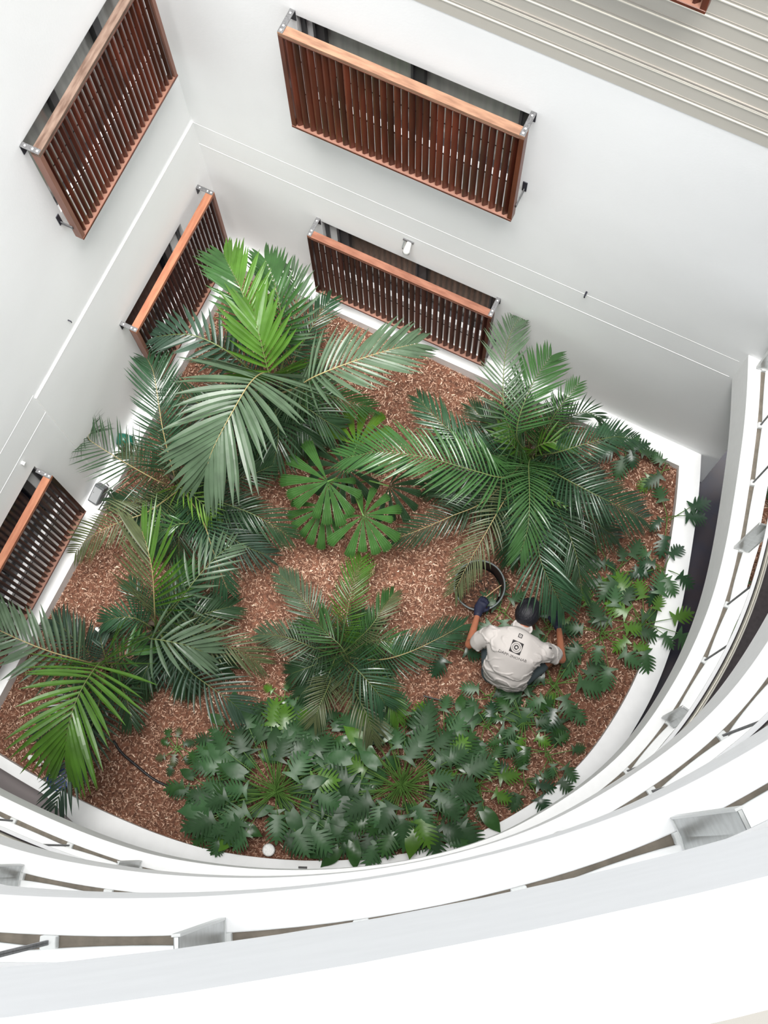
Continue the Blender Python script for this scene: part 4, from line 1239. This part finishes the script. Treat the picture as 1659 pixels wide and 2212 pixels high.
sk = [hull([(neck, .052), (head + Vector((0, -.02, -.02)), .058)]),
      hull([(head, (.076, .098, .098)), (head + Vector((0, .05, -.05)), (.055, .06, .06))]),
      hull([(shL, .055), (chest, (.12, .11, .09)), (shR, .055)]),
      hull([(chest, (.14, .11, .09)), (pel + Vector((0, .05, .05)), (.13, .09, .10))]),
      hull([(shL, .052), (elL, .037)]), hull([(elL, .038), (wrL, .025)]), hull([(wrL, .025), (haL, .024)]),
      hull([(shR, .052), (elR, .037)]), hull([(elR, .038), (wrR, .025)]), hull([(wrR, .025), (haR, .024)]),
      hull([(hipL, .085), (knL, .055)]), hull([(knL, .055), (anL, .036)]), hull([(anL, .038), (anL + Vector((.0, .13, -.04)), .028)]),
      hull([(hipR, .085), (knR, .056)]), hull([(knR, .056), (anR, .036)]), hull([(anR, .038), (anR + Vector((.03, .12, -.04)), .028)]),
      hull([(head + Vector((0, .12, -.03)), .014), (head + Vector((0, .085, .0)), .012), (head + Vector((0, .09, -.06)), .014)]),
      hull([(head + Vector((.082, .0, -.02)), (.012, .022, .032))]), hull([(head + Vector((-.082, .0, -.02)), (.012, .022, .032))])]
merged('body', sk, M['skin'], per, .009, 5, org)
for sx_ in (-1, 1):   # face, mostly hidden: eyes, mouth
    MB().tube([head + Vector((sx_ * .032, .098, .0)) - org, head + Vector((sx_ * .032, .112, -.004)) - org], .011, 8).build('eye', M['print_light'], per)
MB().tube([head + Vector((-.022, .108, -.078)) - org, head + Vector((.022, .108, -.078)) - org], .006, 6).build('mouth', M['stile'], per)
# hair
merged('hair', [hull([(head + Vector((0, -.010, .022)), (.102, .118, .104)), (head + Vector((.0, -.035, -.03)), (.088, .090, .08))]),
                hull([(head + Vector((-.05, .05, .06)), .035), (head + Vector((.05, .06, .055)), .033), (head + Vector((0, .09, .05)), .03)])],
       M['hair'], per, .008, 3, org)
# T-shirt
back_hi = A(1120, 1376, .86)
tors = [hull([(shL + Vector((.02, 0, .0)), (.075, .070, .065)), (back_hi, (.13, .075, .075)), (shR + Vector((-.02, 0, 0)), (.075, .070, .065)),
              (A(1112, 1412, .84), (.185, .08, .085)), (A(1098, 1440, .72), (.175, .09, .10))]),
        hull([(A(1112, 1412, .83), (.18, .09, .09)), (A(1092, 1452, .62), (.19, .10, .11)), (A(1090, 1464, .42), (.185, .095, .12)), (A(1088, 1462, .32), (.180, .09, .05))]),
        hull([(shL, .078), (A(1040, 1380, .66), .070)]), hull([(A(1040, 1380, .66), .072), (A(1033, 1387, .60), (.068, .07, .064))]),
        hull([(shR, .078), (A(1188, 1411, .64), .070)]), hull([(A(1188, 1411, .64), .070), (A(1196, 1416, .59), (.066, .07, .062))]),
        hull([(neck + Vector((0, -.012, -.01)), (.072, .05, .05)), (back_hi, (.08, .05, .05))])]
shirt = merged('t_shirt', tors, M['shirt'], per, .008, 5, org)
# soft folds of the cloth
me = shirt.data
for v in me.vertices:
    c_ = v.co
    n1 = noise.noise(Vector((c_.x * 7, c_.y * 16, c_.z * 9)) + Vector((3, 1, 2)))
    fold = math.exp(-((n1 - .05) / .06) ** 2)
    side = min(1.0, max(0.0, (abs(c_.x + .02) - .07) / .10)) if c_.y > -.12 else .8
    v.co += v.normal * (.013 * side * fold + .004 * noise.noise(c_ * 11))
me.update()
# collar: a knitted band round the neck
cn = neck + Vector((0, -.012, .006)) - org
ring_pts = []
for k in range(25):
    a = 2 * math.pi * k / 24
    ring_pts.append(cn + Vector((.074 * math.cos(a), .052 * math.sin(a), .030 * -math.sin(a) * 1.0 + .012)))
MB().tube(ring_pts, .011, 8, cap=False).build('collar', M['collar'], per, smooth=True)
# shorts
merged('shorts', [hull([(hipL, (.105, .10, .105)), (hipR, (.105, .10, .105)), (pel + Vector((0, 0, .05)), (.13, .10, .10))]),
                  hull([(hipL, .100), (hipL.lerp(knL, .70), .078)]), hull([(hipR, .100), (hipR.lerp(knR, .62), .080)])], M['shorts'], per, .009, 4, org)
for an in (anL, anR):
    merged('shoe', [hull([(an + Vector((0, -.03, -.045)), (.042, .045, .03)), (an + Vector((.01, .15, -.05)), (.045, .04, .025))])], M['shoe'], per, .009, 3, org)
# gloves: palm, four fingers and thumb
def glove(wr, pc_, fwd, side, curl):
    fwd = Vector(fwd).normalized(); side = Vector(side).normalized()
    dn = Vector((0, 0, -1))
    hs = [hull([(wr, .034), (pc_, (.045, .045, .028))]), hull([(pc_, (.044, .042, .024)), (pc_ + fwd * .04, (.046, .02, .02))])]
    for i, (o_, l) in enumerate(((-.034, .060), (-.012, .072), (.012, .068), (.033, .052))):
        a0_ = pc_ + fwd * .045 + side * o_
        a1_ = a0_ + fwd * l * .55 + dn * .012 * curl
        a2_ = a1_ + fwd * l * .25 + dn * .045 * curl
        a3_ = a2_ + dn * .028 * curl - fwd * .006
        hs += [hull([(a0_, .0125), (a1_, .0115)]), hull([(a1_, .0115), (a2_, .0105)]), hull([(a2_, .0105), (a3_, .0095)])]
    t0 = pc_ + side * .038 - fwd * .01
    t1 = t0 + side * .026 + fwd * .03 + dn * .012
    t2 = t1 + fwd * .03 + dn * .028 - side * .004
    hs += [hull([(t0, .016), (t1, .013)]), hull([(t1, .013), (t2, .011)])]
    return merged('glove', hs, M['glove'], per, .0045, 2, org)
glove(wrL.lerp(haL, .35), haL, (.15, 1, 0), (.98, -.15, 0), 1.0)
glove(wrR.lerp(haR, .30), haR, (-.25, 1, -.2), (-.98, -.25, 0), .8)
# prints on the back of the shirt, laid on the cloth
dgv = bpy.context.evaluated_depsgraph_get()
bvh = BVHTree.FromObject(shirt, dgv)
def lay(name, pts2, faces, m, lift, parent=shirt):
    """pts2: photo-plane points; each is dropped on to the shirt surface along the sight line from above"""
    vs_ = []
    for (x, y) in pts2:
        p1 = at(x, y, 1.2) - org
        p2 = at(x, y, .2) - org
        dr = (p2 - p1).normalized()
        hit = bvh.ray_cast(p1, dr)
        if hit[0] is None:
            hit = (at(x, y, .8) - org, Vector((0, 0, 1)))
        vs_.append(hit[0] + (-dr) * lift)
    return mesh(name, vs_, faces, m, parent)
cxl, cyl = 1115.5, 1398.5
ux, uy = Vector((math.cos(math.radians(24)), math.sin(math.radians(24)))), Vector((-math.sin(math.radians(21)), math.cos(math.radians(21))))
def L2(a, b): return (cxl + ux.x * a + uy.x * b, cyl + ux.y * a + uy.y * b)
def grid_patch(a0, a1, b0, b1, n=10):
    pts = [L2(a0 + (a1 - a0) * i / n, b0 + (b1 - b0) * j / n) for j in range(n + 1) for i in range(n + 1)]
    fs_ = [(j * (n + 1) + i, j * (n + 1) + i + 1, (j + 1) * (n + 1) + i + 1, (j + 1) * (n + 1) + i) for j in range(n) for i in range(n)]
    return pts, fs_
p_, f_ = grid_patch(-12.8, 12.8, -13.2, 13.2)
emb = lay('back_emblem', p_, f_, M['ink'], .0035)
def annulus(r0, r1, a0=0, a1=360, n=48, oy=0, ox=0):
    pts, fs_ = [], []
    for i in range(n + 1):
        a = math.radians(a0 + (a1 - a0) * i / n)
        pts += [L2(ox + r0 * math.cos(a), oy + r0 * math.sin(a)), L2(ox + r1 * math.cos(a), oy + r1 * math.sin(a))]
    for i in range(n):
        fs_.append((2 * i, 2 * i + 1, 2 * i + 3, 2 * i + 2))
    return pts, fs_
for (r0, r1, a0, a1) in ((9.0, 11.9, 0, 360), (5.3, 8.0, 0, 360), (0.2, 2.6, 0, 360)):
    p_, f_ = annulus(r0, r1, a0, a1)
    lay('emblem_ring', p_, f_, M['print_light'], .005, emb)
p_, f_ = grid_patch(3.3, 6.4, 1.2, 3.6, 3)
lay('emblem_tail', p_, f_, M['print_light'], .0052, emb)
# small square tag mark under the collar
def off(pts, dx_, dy_): return [(a + dx_, b + dy_) for a, b in pts]
for (a, mm, lf) in ((4.6, M['ink'], .0035), (2.9, M['print_light'], .0045), (1.0, M['ink_grey'], .0052)):
    p_, f_ = grid_patch(-a, a, -a * .95, a * .95, 5)
    lay('neck_mark', off(p_, 1124.4 - cxl, 1373.6 - cyl), f_, mm, lf)
# lettering
tx = bpy.data.curves.new('lettering', 'FONT')
tx.body = 'DAPP-3NONAB'
tx.size = 1
tx.resolution_u = 2
to = bpy.data.objects.new('lettering_src', tx)
COL.objects.link(to)
bpy.context.view_layer.update()
tm = bpy.data.meshes.new_from_object(to.evaluated_get(bpy.context.evaluated_depsgraph_get()))
bpy.data.objects.remove(to)
xs = [v.co.x for v in tm.vertices]
x0_, x1_ = min(xs), max(xs)
bm = bmesh.new(); bm.from_mesh(tm)
bmesh.ops.subdivide_edges(bm, edges=[e_ for e_ in bm.edges if e_.calc_length() > .3], cuts=2)
pts = []
bm.verts.ensure_lookup_table()
for v in bm.verts:
    u = (v.co.x - x0_) / (x1_ - x0_)
    # baseline runs from (1077,1405) to (1136,1431) with letters about 8 px tall
    bx_ = 1076.5 + 60.0 * u
    by_ = 1407.8 + 23.5 * u + 1.5 * math.sin(math.pi * u)
    pts.append((bx_ + 2.6 * v.co.y, by_ - 8.0 * v.co.y))
fcs = [[v.index for v in f2.verts] for f2 in bm.faces]
bm.free()
lay('lettering', pts, fcs, M['ink_grey'], .004)
p_, f_ = grid_patch(-3.2, 3.2, -1.8, 1.8, 4)
lay('sleeve_mark', off(p_, 1189 - cxl, 1400 - cyl), f_, M['ink_grey'], .006)
